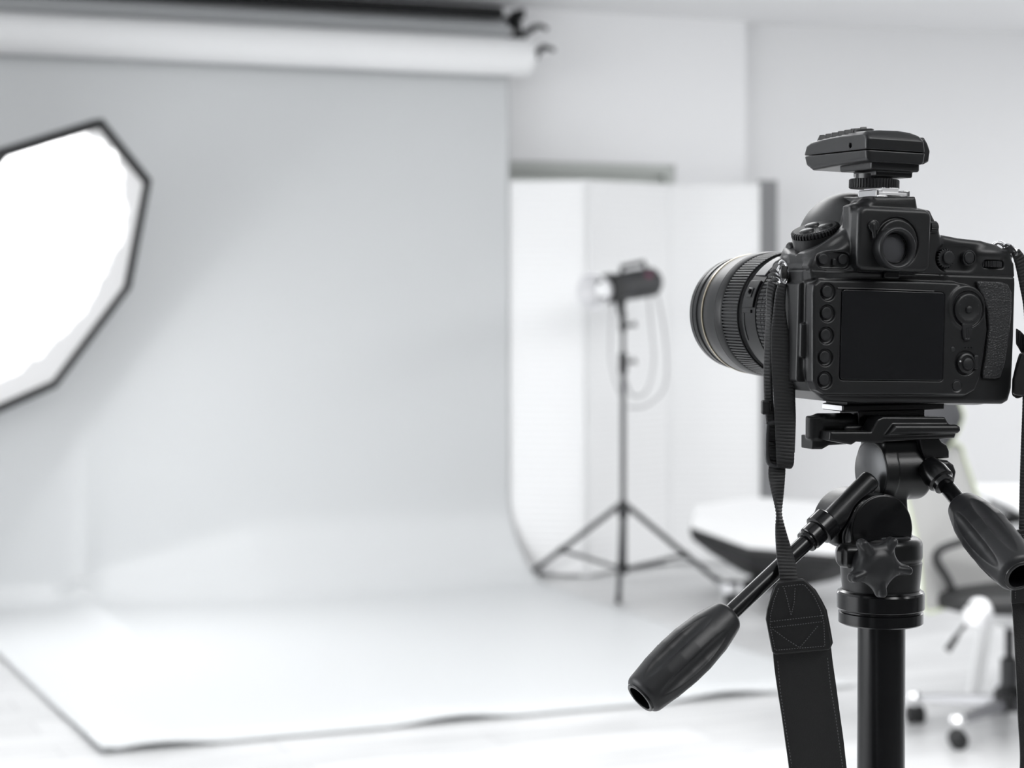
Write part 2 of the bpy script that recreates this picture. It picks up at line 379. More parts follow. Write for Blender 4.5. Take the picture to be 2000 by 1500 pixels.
roll('paper_roll', 9.30, 2.690, 0.052, U0-0.03, U1-0.03, M['paper_grey'], 'slim grey paper roll between the white roll and the black one', M['white'])
roll('paper_roll', 9.24, 2.772, 0.030, U0-0.03, U1-0.075, M['blackpaper'], 'thin black roll right under the ceiling, topmost of the rolls', M['white'])
# wall bracket with hooks and chain wheels
bk = empty('roller_bracket', (4.17, 9.30, 2.6), None, 'black metal roller bracket with hook arms at the right end of the rolls', 'bracket')
MB().bx((-0.014, -0.09, 0.03), (0.012, 0.148, 0.06)).bx((-0.012, -0.03, -0.03), (0.010, 0.148, 0.20)).bx((-0.012, -0.07, 0.15), (0.010, 0.02, 0.20)).build('bracket_arm', M['bgblack'], bk, bevel=0.004)
def hook(z, n, nm):
    pts = [(0.0, n, z-0.055), (0.01, n-0.01, z-0.03), (0.035, n-0.02, z-0.01), (0.075, n-0.03, z+0.012), (0.10, n-0.03, z+0.012), (0.125, n-0.03, z-0.004)]
    MB().tube(pts, [0.012, 0.015, 0.017, 0.014, 0.010, 0.012], 12).build(nm, M['bgblack'], bk, smooth=True)
hook(0.105, -0.05, 'hook'); 
MB().tube([(0.03, -0.13, -0.045), (0.045, -0.15, -0.02), (0.075, -0.15, 0.005), (0.11, -0.15, 0.0), (0.13, -0.15, -0.01)], [0.012, 0.016, 0.016, 0.010, 0.012], 12).tube([(-0.08, -0.17, -0.052), (0.04, -0.16, -0.048)], 0.011, 12).build('hook', M['bgblack'], bk, smooth=True)
MB().tube([(-0.08, -0.17, -0.052), (-0.02, -0.10, 0.02), (0.0, -0.03, 0.03)], 0.010, 10).build('roll_spindle', M['bgblack'], bk, smooth=True)

# ------------------------------------------------------------------ folding screen
scr_pts = [on_n(975, 9.275), on_n(1145, 9.02), on_n(1306, 9.26), on_n(1486, 9.03)]
fs = empty('folding_screen', scr_pts[1], None, 'white pleated three-panel folding screen standing behind the small flash stand', 'folding screen')
ST = 1.945
for i in range(3):
    a, b2 = scr_pts[i]-fs.location, scr_pts[i+1]-fs.location; dv = (b2-a); L = dv.length; ang = math.atan2(dv.y, dv.x); rot = Matrix.Rotation(ang, 3, 'Z'); mid = (a+b2)/2
    z0 = 0.012
    p_ = MB().box((mid.x, mid.y, (ST+z0)/2), (L-0.012, 0.018, ST-z0), rot).build('panel', M['pleat'], fs, bevel=0.003)
    fr = MB(); nx = rot @ Vector((0, -1, 0))
    for sx in (-1, 1):
        cc = mid+dv.normalized()*sx*(L/2-0.014); fr.box((cc.x, cc.y, ST/2+0.004), (0.018, 0.026, ST), rot)
    fr.box((mid.x, mid.y, ST-0.008), (L-0.03, 0.026, 0.018), rot); fr.box((mid.x, mid.y, 0.04), (L-0.03, 0.026, 0.018), rot)
    fr.build('frame', M['white'], p_, bevel=0.002)
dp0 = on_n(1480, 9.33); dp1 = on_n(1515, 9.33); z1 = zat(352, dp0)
pn = MB().bx((dp0.x, 9.31, 0), (dp1.x, 9.34, z1)).build('shade_strip', M['panel'], bevel=0.004)  # grey strip put in for the shaded gap between screen and wall
tag(pn, 'tall narrow dark grey strip standing in for the shade behind the right edge of the folding screen', 'shade_strip')

# ------------------------------------------------------------------ studio flash on a light stand
base = P(1217, 540, 9.60); base.z = 0
ls = empty('light_stand', base, None, 'black light stand with three spread legs in front of the white folding screen', 'light stand')
def zl(py, d=9.6): return CAM_H-(py-540)/4000*d
def SL(px, py, d): return P(px, py, d)-base
MB().lathe((0, 0, 0.10), (0, 0, 1), [(0, 0.017), (0.32, 0.017), (0.33, 0.013), (0.95, 0.013), (0.96, 0.010), (zl(600)-0.10, 0.010)], 24).build('pole', M['standmetal'], ls, smooth=True)
MB().lathe((0, 0, zl(1010)), (0, 0, 1), [(0, 0.024), (0.055, 0.028), (0.075, 0.018)], 24).build('leg_collar', M['bgblack'], ls, smooth=True)
MB().lathe((0, 0, zl(1120)), (0, 0, 1), [(0, 0.022), (0.03, 0.024), (0.05, 0.020)], 24).build('brace_collar', M['bgblack'], ls, smooth=True)
MB().lathe((0, 0, zl(730)), (0, 0, 1), [(0, 0.016), (0.01, 0.021), (0.09, 0.021), (0.10, 0.014)], 24).build('clamp', M['bgblack'], ls, smooth=True)
MB().lathe((0, 0, zl(648)), (0, 0, 1), [(0, 0.014), (0.01, 0.018), (0.05, 0.018), (0.06, 0.012)], 24).build('clamp', M['bgblack'], ls, smooth=True)
for py in (708, 636):
    MB().tube([SL(1219, py, 9.6), SL(1232, py-1, 9.57), SL(1240, py-3, 9.56)], [0.006, 0.006, 0.016], 12).build('clamp_knob', M['bgblack'], ls, smooth=True)
feet = [P(1026, 1125, 10.02)-base, P(1208, 1180, 9.19)-base, P(1412, 1130, 9.75)-base]
for ft in feet:
    ft.z = 0.0; top = Vector((ft.x*0.05, ft.y*0.05, zl(990))); u_ = (ft-top)
    lg = MB().tube([top, top+u_*0.5, top+u_*0.98+Vector((0, 0, 0.006))], [0.013, 0.013, 0.012], 12).build('leg', M['standmetal'], ls, smooth=True)
    MB().tube([top+u_*0.94+Vector((0, 0, 0.012)), Vector((ft.x, ft.y, 0.013))], [0.015, 0.013], 12).build('rubber_foot', M['bgblack'], lg, smooth=True)
    mid = top+u_*0.60; MB().tube([mid, Vector((0, 0, zl(1112)))], 0.009, 10).build('brace', M['standmetal'], ls, smooth=True)
    MB().tube([mid-u_*0.02, mid+u_*0.02], 0.017, 12).build('joint', M['bgblack'], ls, smooth=True)
# flash head
fc = P(1217, 600, 9.6)
fh = empty('studio_flash', fc, None, 'small grey studio flash head with silver reflector on top of the light stand', 'studio flash')
def FL(px, py, d): return P(px, py, d)-fc
ax0, ax1 = FL(1200, 562, 9.55), FL(1280, 549, 9.82); axd = (ax1-ax0).normalized()
MB().lathe(ax0, axd, [(0, 0.060), (0.01, 0.066), (0.12, 0.066), (0.13, 0.070), (0.30, 0.070), (0.325, 0.055)], 40).build('casing', M['headgrey'], fh, smooth=True, angle=30)
MB().lathe(ax0-axd*0.085, axd, [(0, 0.058), (0.006, 0.070), (0.05, 0.071), (0.085, 0.066)], 40).build('mount_ring', M['bgblack'], fh, smooth=True, angle=30)
MB().lathe(ax0-axd*0.17, axd, [(-0.012, 0.086), (-0.010, 0.090), (0.03, 0.076), (0.085, 0.050), (0.082, 0.046), (0.03, 0.070), (-0.012, 0.084), (-0.012, 0.086)], 40, caps=False).build('reflector', M['silver'], fh, smooth=True)
MB().lathe(ax0-axd*0.16, axd, [(0.03, 0.0), (0.034, 0.02), (0.05, 0.034), (0.08, 0.036)], 32).build('flash_dome', M['white'], fh, smooth=True)
MB().box(ax0+axd*0.255-FWD*0.062+Vector((0, 0, 0.022)), (0.05, 0.055, 0.05), axd.to_track_quat('Y', 'Z').to_matrix()).build('control_panel', M['magenta'], fh, bevel=0.012)
MB().tube([ax0+axd*0.06+Vector((0, 0, 0.06)), ax0+axd*0.06+Vector((0, 0, 0.092)), ax0+axd*0.24+Vector((0, 0, 0.10)), ax0+axd*0.26+Vector((0, 0, 0.06))], 0.011, 12).build('carry_handle', M['bgblack'], fh, smooth=True)
MB().tube([ax0+axd*0.06+Vector((0, 0, -0.05)), FL(1212, 598, 9.6), FL(1217, 622, 9.6)], [0.030, 0.020, 0.017], 16).build('stand_mount', M['bgblack'], fh, smooth=True)
def spline(pts, n=12):
    pts = [Vector(p) for p in pts]; out = []
    for i in range(len(pts)-1):
        p0, p1, p2, p3 = pts[max(i-1, 0)], pts[i], pts[i+1], pts[min(i+2, len(pts)-1)]
        for k in range(n):
            t = k/n; out.append(0.5*((2*p1)+(p2-p0)*t+(2*p0-5*p1+4*p2-p3)*t*t+(3*p1-p0-3*p2+p3)*t**3))
    out.append(pts[-1]); return out
cb1 = spline([P(1279, 560, 9.80), P(1293, 620, 9.78), P(1302, 700, 9.76), P(1296, 760, 9.74), P(1262, 792, 9.70), P(1228, 796, 9.64)])
tag(MB().tube(cb1, 0.0055, 8).build('power_cable', M['cable'], smooth=True), 'longer grey cable looping from the flash head down to the stand pole', 'cable')
cb2 = spline([P(1266, 572, 9.78), P(1272, 640, 9.76), P(1276, 710, 9.74), P(1262, 765, 9.70), P(1235, 772, 9.66), P(1221, 740, 9.64)])
tag(MB().tube(cb2, 0.0055, 8).build('power_cable', M['cable'], smooth=True), 'shorter grey cable hanging under the back of the flash head', 'cable')
cb3 = spline([P(1196, 590, 9.56), P(1192, 640, 9.56), P(1192, 700, 9.56), P(1200, 740, 9.57), P(1213, 775, 9.585)])
tag(MB().tube(cb3, 0.0045, 8).build('sync_cable', M['cable'], smooth=True), 'thin pale cable hanging left of the flash stand pole', 'cable')

# ------------------------------------------------------------------ octagonal softboxes
def octabox(name, cen, a, b_, depth, label, lit, rim=0.955, white_rim=False):
    """a, b_: vectors from the centre to vertex 0 and vertex 2 of the octagon"""
    rho = a.length; b_ = (b_-a*(a.dot(b_)/a.length_squared)).normalized()*rho
    n = a.cross(b_).normalized()
    if n.dot(cen-EYE) > 0: n = -n
    rot = Matrix((a.normalized(), n.cross(a.normalized()), n)).transposed()
    o = empty(name, cen, rot, label, 'softbox')
    ring = lambda r, z: [(r*cos(pi/4*k), r*sin(pi/4*k), z) for k in range(8)]
    MB().loft([ring(rho, 0.0), ring(rho*1.012, -0.01), ring(rho*0.98, -0.05), ring(rho*0.80, -depth*0.45), ring(rho*0.45, -depth*0.85), ring(rho*0.20, -depth), ring(rho*0.17, -depth), ring(rho*0.43, -depth*0.84), ring(rho*0.78, -depth*0.44), ring(rho*0.945, -0.05), ring(rho*rim, 0.0), ring(rho, 0.0)], caps=False).build('shell', M['bgblack'], o)
    dr = rim-0.004 if not white_rim else 1.004; zo = 0.028 if white_rim else 0.0; d_ = MB(); N = 12; vs = [(0, 0, zo-0.032)]; fs_ = []
    for j in range(1, N+1):
        for k in range(8):
            for q in range(6):
                p0 = Vector(ring(rho*dr*j/N, 0)[k]); p1 = Vector(ring(rho*dr*j/N, 0)[(k+1) % 8]); p = p0.lerp(p1, q/6)
                z = zo-0.02-0.012*(1-(j/N)**4)+0.006*sin(k*6+q)*(j/N)**3*(1 if j < N else 0)
                vs.append((p.x, p.y, z))
    for k in range(48): fs_.append((0, 1+k, 1+(k+1) % 48))
    for j in range(N-1):
        for k in range(48): fs_.append((1+j*48+k, 1+(j+1)*48+k, 1+(j+1)*48+(k+1) % 48, 1+j*48+(k+1) % 48))
    d_.add(vs, fs_); d_.build('diffuser', emit_mat('lit_diffuser', (1, 1, 1), lit, rho) if lit else M['whitefab'], o, smooth=True, angle=180)
    MB().lathe((0, 0, -depth-0.03), (0, 0, 1), [(0, 0.08), (0.04, 0.085), (0.05, rho*0.20)], 32).build('speed_ring', M['bgblack'], o, smooth=True)
    return o, n, rot, rho
D1 = 8.42; s1 = D1/4000
cen = P(64.6, 540.5, D1)
av = (RGT*0.4344+Vector((0, 0, 0.8925))+FWD*(-0.1196))*0.709
bv = (RGT*0.3998+Vector((0, 0, -0.0722))+FWD*0.9137)*0.709
ob, n1, rot1, rho1 = octabox('octagonal_softbox', cen, av, bv, 0.42, 'large lit octagonal softbox with black rim at the left edge of the frame', 9.0)
back = cen-n1*0.47
hd = empty('studio_flash', back, n1.to_track_quat('Z', 'Y').to_matrix(), 'black studio flash mounted behind the large lit softbox', 'studio flash')
MB().lathe((0, 0, -0.36), (0, 0, 1), [(0, 0.055), (0.02, 0.068), (0.34, 0.068), (0.38, 0.078)], 32).build('casing', M['bgblack'], hd, smooth=True)
hb = back-n1*0.2
st = empty('boom_stand', (hb.x-0.75, hb.y-0.35, 0), None, 'black boom stand holding the large lit softbox from the left', 'light stand')
so = Vector((hb.x-0.75, hb.y-0.35, 0))
MB().lathe((0, 0, 0.02), (0, 0, 1), [(0, 0.018), (hb.z+0.1, 0.014)], 20).build('pole', M['bgblack'], st, smooth=True)
MB().tube([(-0.2, -0.09, hb.z-0.02), hb-so-Vector((0, 0, 0.075))], 0.014, 12).build('boom_arm', M['bgblack'], st, smooth=True)
for k in range(3):
    an = 2*pi*k/3+2.6; MB().tube([(0, 0, 0.65), (0.42*cos(an), 0.42*sin(an), 0.014)], 0.012, 10).build('leg', M['bgblack'], st, smooth=True)

# softbox lying face up on a low wheeled stand
d2 = 9.25; s2 = d2/4000; c2 = P(1545, 1028, d2)
a2 = RGT*(205*s2)+Vector((0, 0, -14*s2))-FWD*0.06; b2v = FWD*0.465+Vector((0, 0, 0.07))
nn2 = a2.cross(b2v)
rq = Matrix.Rotation(pi/8, 3, nn2.normalized()); a2 = rq @ a2; b2v = rq @ b2v
ob2, n2, rot2, rho2 = octabox('octagonal_softbox', c2, a2, b2v, 0.25, 'white octagonal softbox lying face up on the floor beside the folding screen', 0, white_rim=True)
cs = P(1428, 1125, 9.0); cs.z = 0
fl = empty('floor_stand', cs, None, 'low wheeled floor stand with chrome hub under the lying softbox', 'floor stand')
cr2 = c2-n2*0.20
MB().tube([(0, 0, 0.085), (0.10, 0.06, 0.10), Vector((cr2.x-cs.x, cr2.y-cs.y, max(0.12, cr2.z-0.0)))], [0.022, 0.024, 0.03], 14).build('arm', M['bgblack'], fl, smooth=True)
MB().lathe((0.0, 0, 0.085), (0, 0, 1), [(0, 0.050), (0.008, 0.058), (0.045, 0.056), (0.055, 0.03)], 32).build('hub', M['chrome'], fl, smooth=True)
MB().lathe((-0.02, -0.012, 0.042), (1, 0.1, 0), [(0, 0.030), (0.006, 0.042), (0.034, 0.042), (0.04, 0.030)], 28).build('wheel', M['headgrey'], fl, smooth=True)
MB().bx((-0.025, -0.02, 0.045), (0.025, 0.02, 0.09)).build('fork', M['bgblack'], fl, bevel=0.004)
MB().lathe((0.36, 0.10, 0.042), (1, 0.1, 0), [(0, 0.030), (0.006, 0.042), (0.034, 0.042), (0.04, 0.030)], 28).build('wheel', M['headgrey'], fl, smooth=True)
MB().tube([(0.02, 0, 0.10), (0.38, 0.10, 0.085)], 0.018, 12).build('crossbar', M['bgblack'], fl, smooth=True)

# ------------------------------------------------------------------ desk
dk0 = P(1897, 945, 7.16); 
dz = zat(945, dk0); dka = Vector((dk0.x, dk0.y, 0)); cdir = RGT; ddir = -FWD
tb = empty('desk', dka, None, 'white desk with slanted legs at the right edge behind the office chair', 'desk')
rotd = Matrix.Rotation(-YAW, 3, 'Z')
def DK(r, f_, z): return RGT*r+FWD*f_+Vector((0, 0, z))
MB().box(DK(0.70, -0.33, dz-0.0125), (1.4, 0.66, 0.025), rotd).build('desktop', M['white'], tb, bevel=0.003)
MB().box(DK(0.70, -0.33, dz-0.0475), (1.30, 0.56, 0.045), rotd).build('under_frame', M['bgblack'], tb, bevel=0.003)
for top_r, foot_r in ((0.10, -0.02), (0.15, 0.27), (1.25, 1.13), (1.30, 1.42)):
    lg0 = DK(top_r, -0.10, dz-0.07); lg1 = DK(foot_r, -0.10, 0.0)
    MB().loft([[lg0+DK(x, y, 0) for x, y in ((-.025, -.02), (.025, -.02), (.025, .02), (-.025, .02))], [lg1+DK(x, y, 0) for x, y in ((-.02, -.02), (.02, -.02), (.02, .02), (-.02, .02))]]).build('leg', M['white'], tb, bevel=0.003)
dv0 = dka+DK(0.15, -0.26, dz)
dvc = empty('desk_phone_holder', dv0, rotd, 'small grey stand on the white desk behind the strap', 'stand')
MB().lathe((0, 0, 0), (0, 0, 1), [(0, 0.045), (0.006, 0.045), (0.012, 0.012)], 28).build('base', M['headgrey'], dvc, smooth=True)
MB().tube([(0, 0, 0.01), (0.01, 0, 0.045)], 0.010, 10).box((0.02, 0, 0.055), (0.085, 0.02, 0.03)).build('holder', M['headgrey'], dvc, bevel=0.002)

# ------------------------------------------------------------------ office chair
DC = 6.55
def CP(px, py, d=DC): return P(px, py, d)
cb = P(1972, 540, 6.62); cb.z = 0
oc = empty('office_chair', cb, None, 'white-framed swivel office chair with grey mesh back and charcoal headrest', 'office chair')
def K(px, py, d): return P(px, py, d)-cb
def slab(pts, d_fn, thick, back):
    """closed slab from an outline in the photograph at depth d_fn, with real thickness along `back`"""
    fr = [K(x, y, d_fn(x, y)) for x, y in pts]; return [[v for v in fr], [v+back*thick for v in fr]]
bkd = (FWD*0.75+RGT*0.66).normalized()
def back_d(x, y): return 6.30+(x-1780)/4000*4.2+(1190-y)/4000*-0.25
outline = [(1742, 880), (1760, 930), (1778, 1000), (1792, 1065), (1800, 1130), (1806, 1192), (1840, 1190), (1900, 1165), (1968, 1130), (1962, 1080), (1940, 1040), (1918, 1000), (1903, 950), (1884, 895), (1872, 868), (1810, 862)]
MB().loft(slab(outline, back_d, 0.012, bkd)).build('backrest_mesh', M['mesh'], oc, bevel=0.004)
edge = [K(x, y, back_d(x, y)-0.006) for x, y in outline]; 
MB().tube(spline(edge+[edge[0]], 5), 0.004, 10, caps=False).build('edge_fringe', M['lime'], oc, smooth=True)  # added line where the lens fringes the edge with colour
fro = [K(x, y, back_d(x, y)+0.03) for x, y in ((1738, 880), (1752, 930), (1770, 1000), (1784, 1065), (1792, 1130), (1799, 1196))]
MB().tube(spline(fro, 5), 0.017, 12).build('backrest_frame', M['white'], oc, smooth=True)
hr = [(1800+82*cos(a)*(1-0.12*abs(sin(2*a))), 812+87*sin(a)) for a in [2*pi*k/40 for k in range(40)]]
hrm = MB().loft([[K(1800+(x-1800)*s_, 812+(y-812)*s_, 6.27+o_+(x-1800)/4000*1.5) for x, y in hr] for s_, o_ in ((0.80, -0.012), (0.95, 0.0), (1.0, 0.018), (0.95, 0.045), (0.8, 0.06))]).build('headrest', M['headrest'], oc, smooth=True, angle=60)
MB().tube(spline([K(x, y, 6.30+(x-1800)/4000*1.5) for x, y in hr+hr[:1]], 2), 0.005, 8, caps=False).build('headrest_fringe', M['lime'], hrm, smooth=True)
MB().tube([K(1815, 860, 6.36), K(1830, 930, 6.42), K(1880, 1100, 6.52), K(1930, 1175, 6.58)], [0.016, 0.018, 0.02, 0.022], 14).build('back_post', M['white'], oc, smooth=True)
seat = [(1812, 1165), (1816, 1140), (1850, 1122), (1900, 1108), (1960, 1095), (2060, 1085), (2180, 1090), (2200, 1120), (2120, 1160), (2010, 1190), (1930, 1190), (1860, 1200), (1822, 1195)]
# cushion: flat in the room, its outline on two levels
zs = 0.475
def flat(px, py, z):
    d = (CAM_H-z)*4000/(py-540); return P(px, py, d)-cb
sc_ = [(0.0, 0.0)]
seatc = P(1992, 1150, 6.46)-cb; seatc.z = zs
def seat_ring(s_, z):
    out = []
    for k in range(40):
        a = 2*pi*k/40; e = lambda v: math.copysign(abs(v)**0.62, v)
        p = RGT*(0.29*s_*e(cos(a)))+FWD*(0.25*s_*e(sin(a))); out.append(Vector((seatc.x+p.x, seatc.y+p.y, z)))
    return out
sx0 = -0.0
MB().loft([seat_ring(s_, z) for s_, z in ((0.86, zs-0.035), (0.97, zs-0.025), (1.0, zs-0.005), (0.98, zs+0.015), (0.86, zs+0.03), (0.4, zs+0.035))]).build('seat', M['bgblack'], oc, smooth=True, angle=60)
arm = spline([K(1868, 1172, 6.35), K(1850, 1130, 6.33), K(1829, 1095, 6.31), K(1834, 1076, 6.30), K(1858, 1064, 6.30), K(1910, 1050, 6.30), K(1970, 1040, 6.30)], 8)
MB().tube(arm, [0.013]*len(arm), 12).build('armrest', M['bgblack'], oc, smooth=True)
arm2 = [v+FWD*0.45+RGT*0.2 for v in arm]
MB().tube(arm2, [0.016]*len(arm2), 12).build('armrest', M['bgblack'], oc, smooth=True)
hubc = K(1911, 1188, 6.20)
MB().lathe((hubc.x, hubc.y, hubc.z-0.055), (0, 0, 1), [(0, 0.034), (0.012, 0.046), (0.05, 0.044), (0.070, 0.026), (0.077, 0.0)], 32).build('tilt_mechanism', M['silver'], oc, smooth=True)
MB().tube([hubc, Vector((0, 0, 0.38))], [0.032, 0.045], 16).build('mechanism_arm', M['white'], oc, smooth=True)
MB().tube([K(1908, 1208, 6.22), K(1885, 1220, 6.22), K(1868, 1243, 6.22)], 0.006, 10).build('height_lever', M['headgrey'], oc, smooth=True)
lvt = MB().tube([K(1869, 1242, 6.22), K(1850, 1271, 6.22)], [0.009, 0.011], 12).build('lever_tip', M['bgblack'], oc, smooth=True)
MB().lathe((0, 0, 0.12), (0, 0, 1), [(0, 0.030), (0.12, 0.030), (0.125, 0.016), (0.29, 0.016)], 24).build('gas_lift', M['headgrey'], oc, smooth=True)
MB().lathe((0, 0, 0.075), (0, 0, 1), [(0, 0.045), (0.01, 0.055), (0.06, 0.050), (0.075, 0.032)], 28).build('base_hub', M['bgblack'], oc, smooth=True)
rc = 0.31
ca = [math.atan2(-RGT.y*0+(P(1796, 1405, 6.75)-cb).y, (P(1796, 1405, 6.75)-cb).x)]
a0 = ca[0]
for k in range(5):
    an = a0+2*pi*k/5
    e = Vector((cos(an)*rc, sin(an)*rc, 0.088)); dr_ = Vector((cos(an), sin(an), 0)); sd_ = Vector((-sin(an), cos(an), 0))
    st_ = MB().loft([[Vector((0, 0, 0.105))+dr_*0.03+sd_*y+Vector((0, 0, z)) for y, z in ((-.024, -.024), (.024, -.024), (.018, .018), (-.018, .018))], [e+sd_*y+Vector((0, 0, z)) for y, z in ((-.014, -.012), (.014, -.012), (.010, .010), (-.010, .010))]])
    sp = st_.build('base_spoke', M['spoke'], oc, bevel=0.004)
    cv = e+Vector((0, 0, -0.088))
    MB().lathe((e.x, e.y, 0.070), (0, 0, 1), [(0, 0.020), (0.020, 0.026), (0.034, 0.018), (0.038, 0)], 24).build('castor_cap', M['chrome'], sp, smooth=True)
    ct = Vector((cos(an+0.7), sin(an+0.7), 0))
    for s_ in (-1, 1):
        wc = Vector((e.x, e.y, 0.030))+ct*s_*0.008
        MB().lathe(wc, ct*s_, [(0, 0.030), (0.016, 0.030), (0.022, 0.020), (0.023, 0)], 28).build('castor_wheel', M['bgblack'], sp, smooth=True)
#@@FOREGROUND
# ================================================================== THE CAMERA ON ITS TRIPOD
def mat3(a, b_=0):
    return Matrix.Rotation(a, 3, 'Z') @ Matrix.Rotation(b_, 3, 'Y')
OD = P(1000+4000*.2141/1.183, 621.2, 1.183); RD = mat3(-radians(1.6), radians(1.7))
OT = P(1706, 800, 1.216); RT = mat3(-radians(1.6), radians(0.25))
def localpt(px, py, y, O, R):
    """local (x, z) in mm of what is seen at (px, py) on the local plane y (mm)"""
    r = R.transposed() @ (P(px, py, 1)-EYE); o = R.transposed() @ (EYE-O); t = (y/1000-o.y)/r.y; q = o+r*t; return (q.x*1000, q.z*1000)
def D_(px, py, y=0): return localpt(px, py, y, OD, RD)
def DL(pts, y=0): return [D_(x, y_, y) for x, y_ in pts]
def T_(px, py, y=0): return localpt(px, py, y, OT, RT)
def TL(pts, y=0): return [T_(x, y_, y) for x, y_ in pts]
def Z1(zx, zy): return (1500+zx/4, 220+zy/4)
def Z2(zx, zy): return (1500+zx/4, 450+zy/4)
BASE = -49.5
dslr = empty('dslr_camera', OD+RD @ Vector((0, 0, BASE/1000)), RD, 'black digital SLR camera on the tripod, seen from behind, in sharp focus', 'camera')
DLOC = (0, 0, -BASE/1000)
def dmb(mb_, name, m, parent=None, **k):
    """mesh given in camera millimetres"""
    mb_.v = [(a/1000, b_/1000, c_/1000) for a, b_, c_ in mb_.v]
    o = mb_.build(name, m, dslr if parent is None else parent, **k)
    if parent is None: o.location = DLOC
    return o
# ---- shell
v = V((-56, -13, -54), (106, 80, 80), 0.55)
main_o = [(-47, -30), (-42, -43), (-33, -48.5), (-10, -49.5), (88, -49.5), (92, -47.5), (94.5, -40), (95.5, -10), (95.8, 22)] + \
    DL([(1979, 515), (1966, 494), (1944, 479), (1915, 470), (1870, 465), (1830, 457)], 6) + [(40, 56), (30, 55), (-20, 52)] + \
    DL([(1640, 452), (1600, 478), (1570, 494)], 8) + [(-46.5, 30), (-48, 20)]
d = v.prismY(main_o, 2.5, 50, 3.5)
plan = [(-45, 2), (-48.8, 10), (-48.5, 28), (-43, 44), (-38, 52), (98, 52), (98.5, 12), (95, 2)]
d = smax(d, v.prismZ(plan, -60, 90, 2), 5)
d = smin(d, v.box((58, 20, -49), (97, 76, 36), 12), 9)                              # hand grip at the front
# rear door plate
plate_o = DL([(1588, 572), (1590, 556), (1602, 547), (1700, 547), (1800, 549), (1868, 552), (1893, 560), (1912, 577), (1926, 605), (1929, 645), (1921, 700), (1914, 740), (1905, 762), (1888, 772), (1612, 771), (1596, 762), (1588, 745)], -1)
d = smin(d, v.prismY(plate_o, -1.0, 8, 1.6), 1.2)
# bevelled swell round the plate
d = smin(d, v.prismY(DL([(1584, 506), (1596, 495), (1632, 484), (1672, 470), (1672, 532), (1583, 545), (1577, 520)], 2), 0.2, 10, 2.5), 4)
# pentaprism
prism_o = DL([(1702, 388), (1784, 388), (1788, 406), (1812, 411), (1826, 440), (1840, 500), (1840, 540), (1600, 545), (1604, 508), (1628, 488), (1648, 466), (1657, 440), (1662, 412), (1672, 399), (1690, 394)], 5)
d = smin(d, v.prismY(prism_o, 1.2, 14, 3), 3.5)
d = smin(d, v.prismY([(-19, 25), (22, 25), (26, 50), (18, 66), (10, 69.5), (-6, 69.5), (-14, 64), (-18, 50)], 2.5, 24, 4), 4)
d = sub(d, v.cone((-33.2, 26.5, 40), (-36.5, 24.5, 51.5), 16.2, 16.4, 1), 1.0)
d = smin(d, v.prismY(DL([(1702, 384), (1785, 384), (1788, 420), (1702, 420)], 3), 0.5, 34, 2), 1.5)
d = smin(d, v.ell((1.5, 43, 43), (24.5, 40, 30.5)), 3)                                   # flash dome
# eyepiece block
bl0, bl1 = D_(1674, 470, -8)[0], D_(1817, 470, -8)[0]; bz0, bz1 = D_(1745, 530, -8)[1], D_(1745, 406, -8)[1]
d = smin(d, v.prismY([(x+(z-5)*0.012, z) for x, z in rrect(bl0, bl1, bz0, bz1, 5.0)], -8.5, 8, 2.6), 1.2)
d = smin(d, v.prismY(DL([(1663, 402), (1672, 398), (1700, 400), (1700, 531), (1668, 531), (1663, 500)], -1), -0.5, 10, 2.5), 1.2)
ex, ez = D_(1750, 477, -9)
d = sub(d, v.cyl((ex+1, 0, ez+1), 'Y', 14.6, -16, -7.2, 0.6), 0.8)
d = smin(d, v.cyl((ex+1, 0, ez+1), 'Y', 13.2, -9.6, 0, 0.5), 0.5)
# soft channel between rubber block and the left ridge
# recessed button fields
d = sub(d, v.prismY(rrect(*[q for q in (D_(1596, 505, 0)[0], D_(1661, 505, 0)[0])], D_(1630, 525, 0)[1], D_(1630, 492, 0)[1], 4.6), -6, 1.6, 0.8), 1.2)
d = sub(d, v.prismY(rrect(D_(1827, 505, 2)[0], D_(1911, 505, 2)[0], D_(1870, 530, 2)[1], D_(1870, 480, 2)[1], 7), -6, 3.6, 0.8), 1.4)
for px, py in ((1616, 569), (1615, 611), (1613, 654), (1611, 697), (1610, 741)):
    x, z = D_(px+1.5, py+1, -1); d = sub(d, v.cyl((x, 0, z), 'Y', 4.9, -4, 0.6, 0.5), 0.9)
xm, zm = D_(1890, 604, -1)
d = smin(d, v.cyl((xm-1, 0, zm+1), 'Y', 13.0, -1.9, 4, 0.8), 1.2)
d = sub(d, v.cyl((xm, 0, zm), 'Y', 10.8, -6, -0.7, 0.5), 0.6)
xl, zl_ = D_(1886, 709, -1)
d = sub(d, v.cyl((xl, 0, zl_), 'Y', 7.2, -6, -0.2, 0.4), 0.6)
x, z = D_(1869, 754, -1); d = sub(d, v.cyl((x, 0, z), 'Y', 3.6, -4, -0.4, 0.4), 0.6)
# screen window recess
lcd_o = rrect(D_(1640, 650)[0], D_(1842, 650)[0], -36.2, 16.2, 2.2)
d = sub(d, v.prismY(lcd_o, -6, -0.1, 0.4), 0.5)
# command dial slot
x, z = D_(1943, 516, 2); d = smin(d, v.ell((x-2, 4.5, z+5.8), (9, 4.2, 4.0)), 4)
d = sub(d, v.box((x-7.4, -4, z-2.2), (x+7.4, 6, z+2.2), 1.6), 0.8)
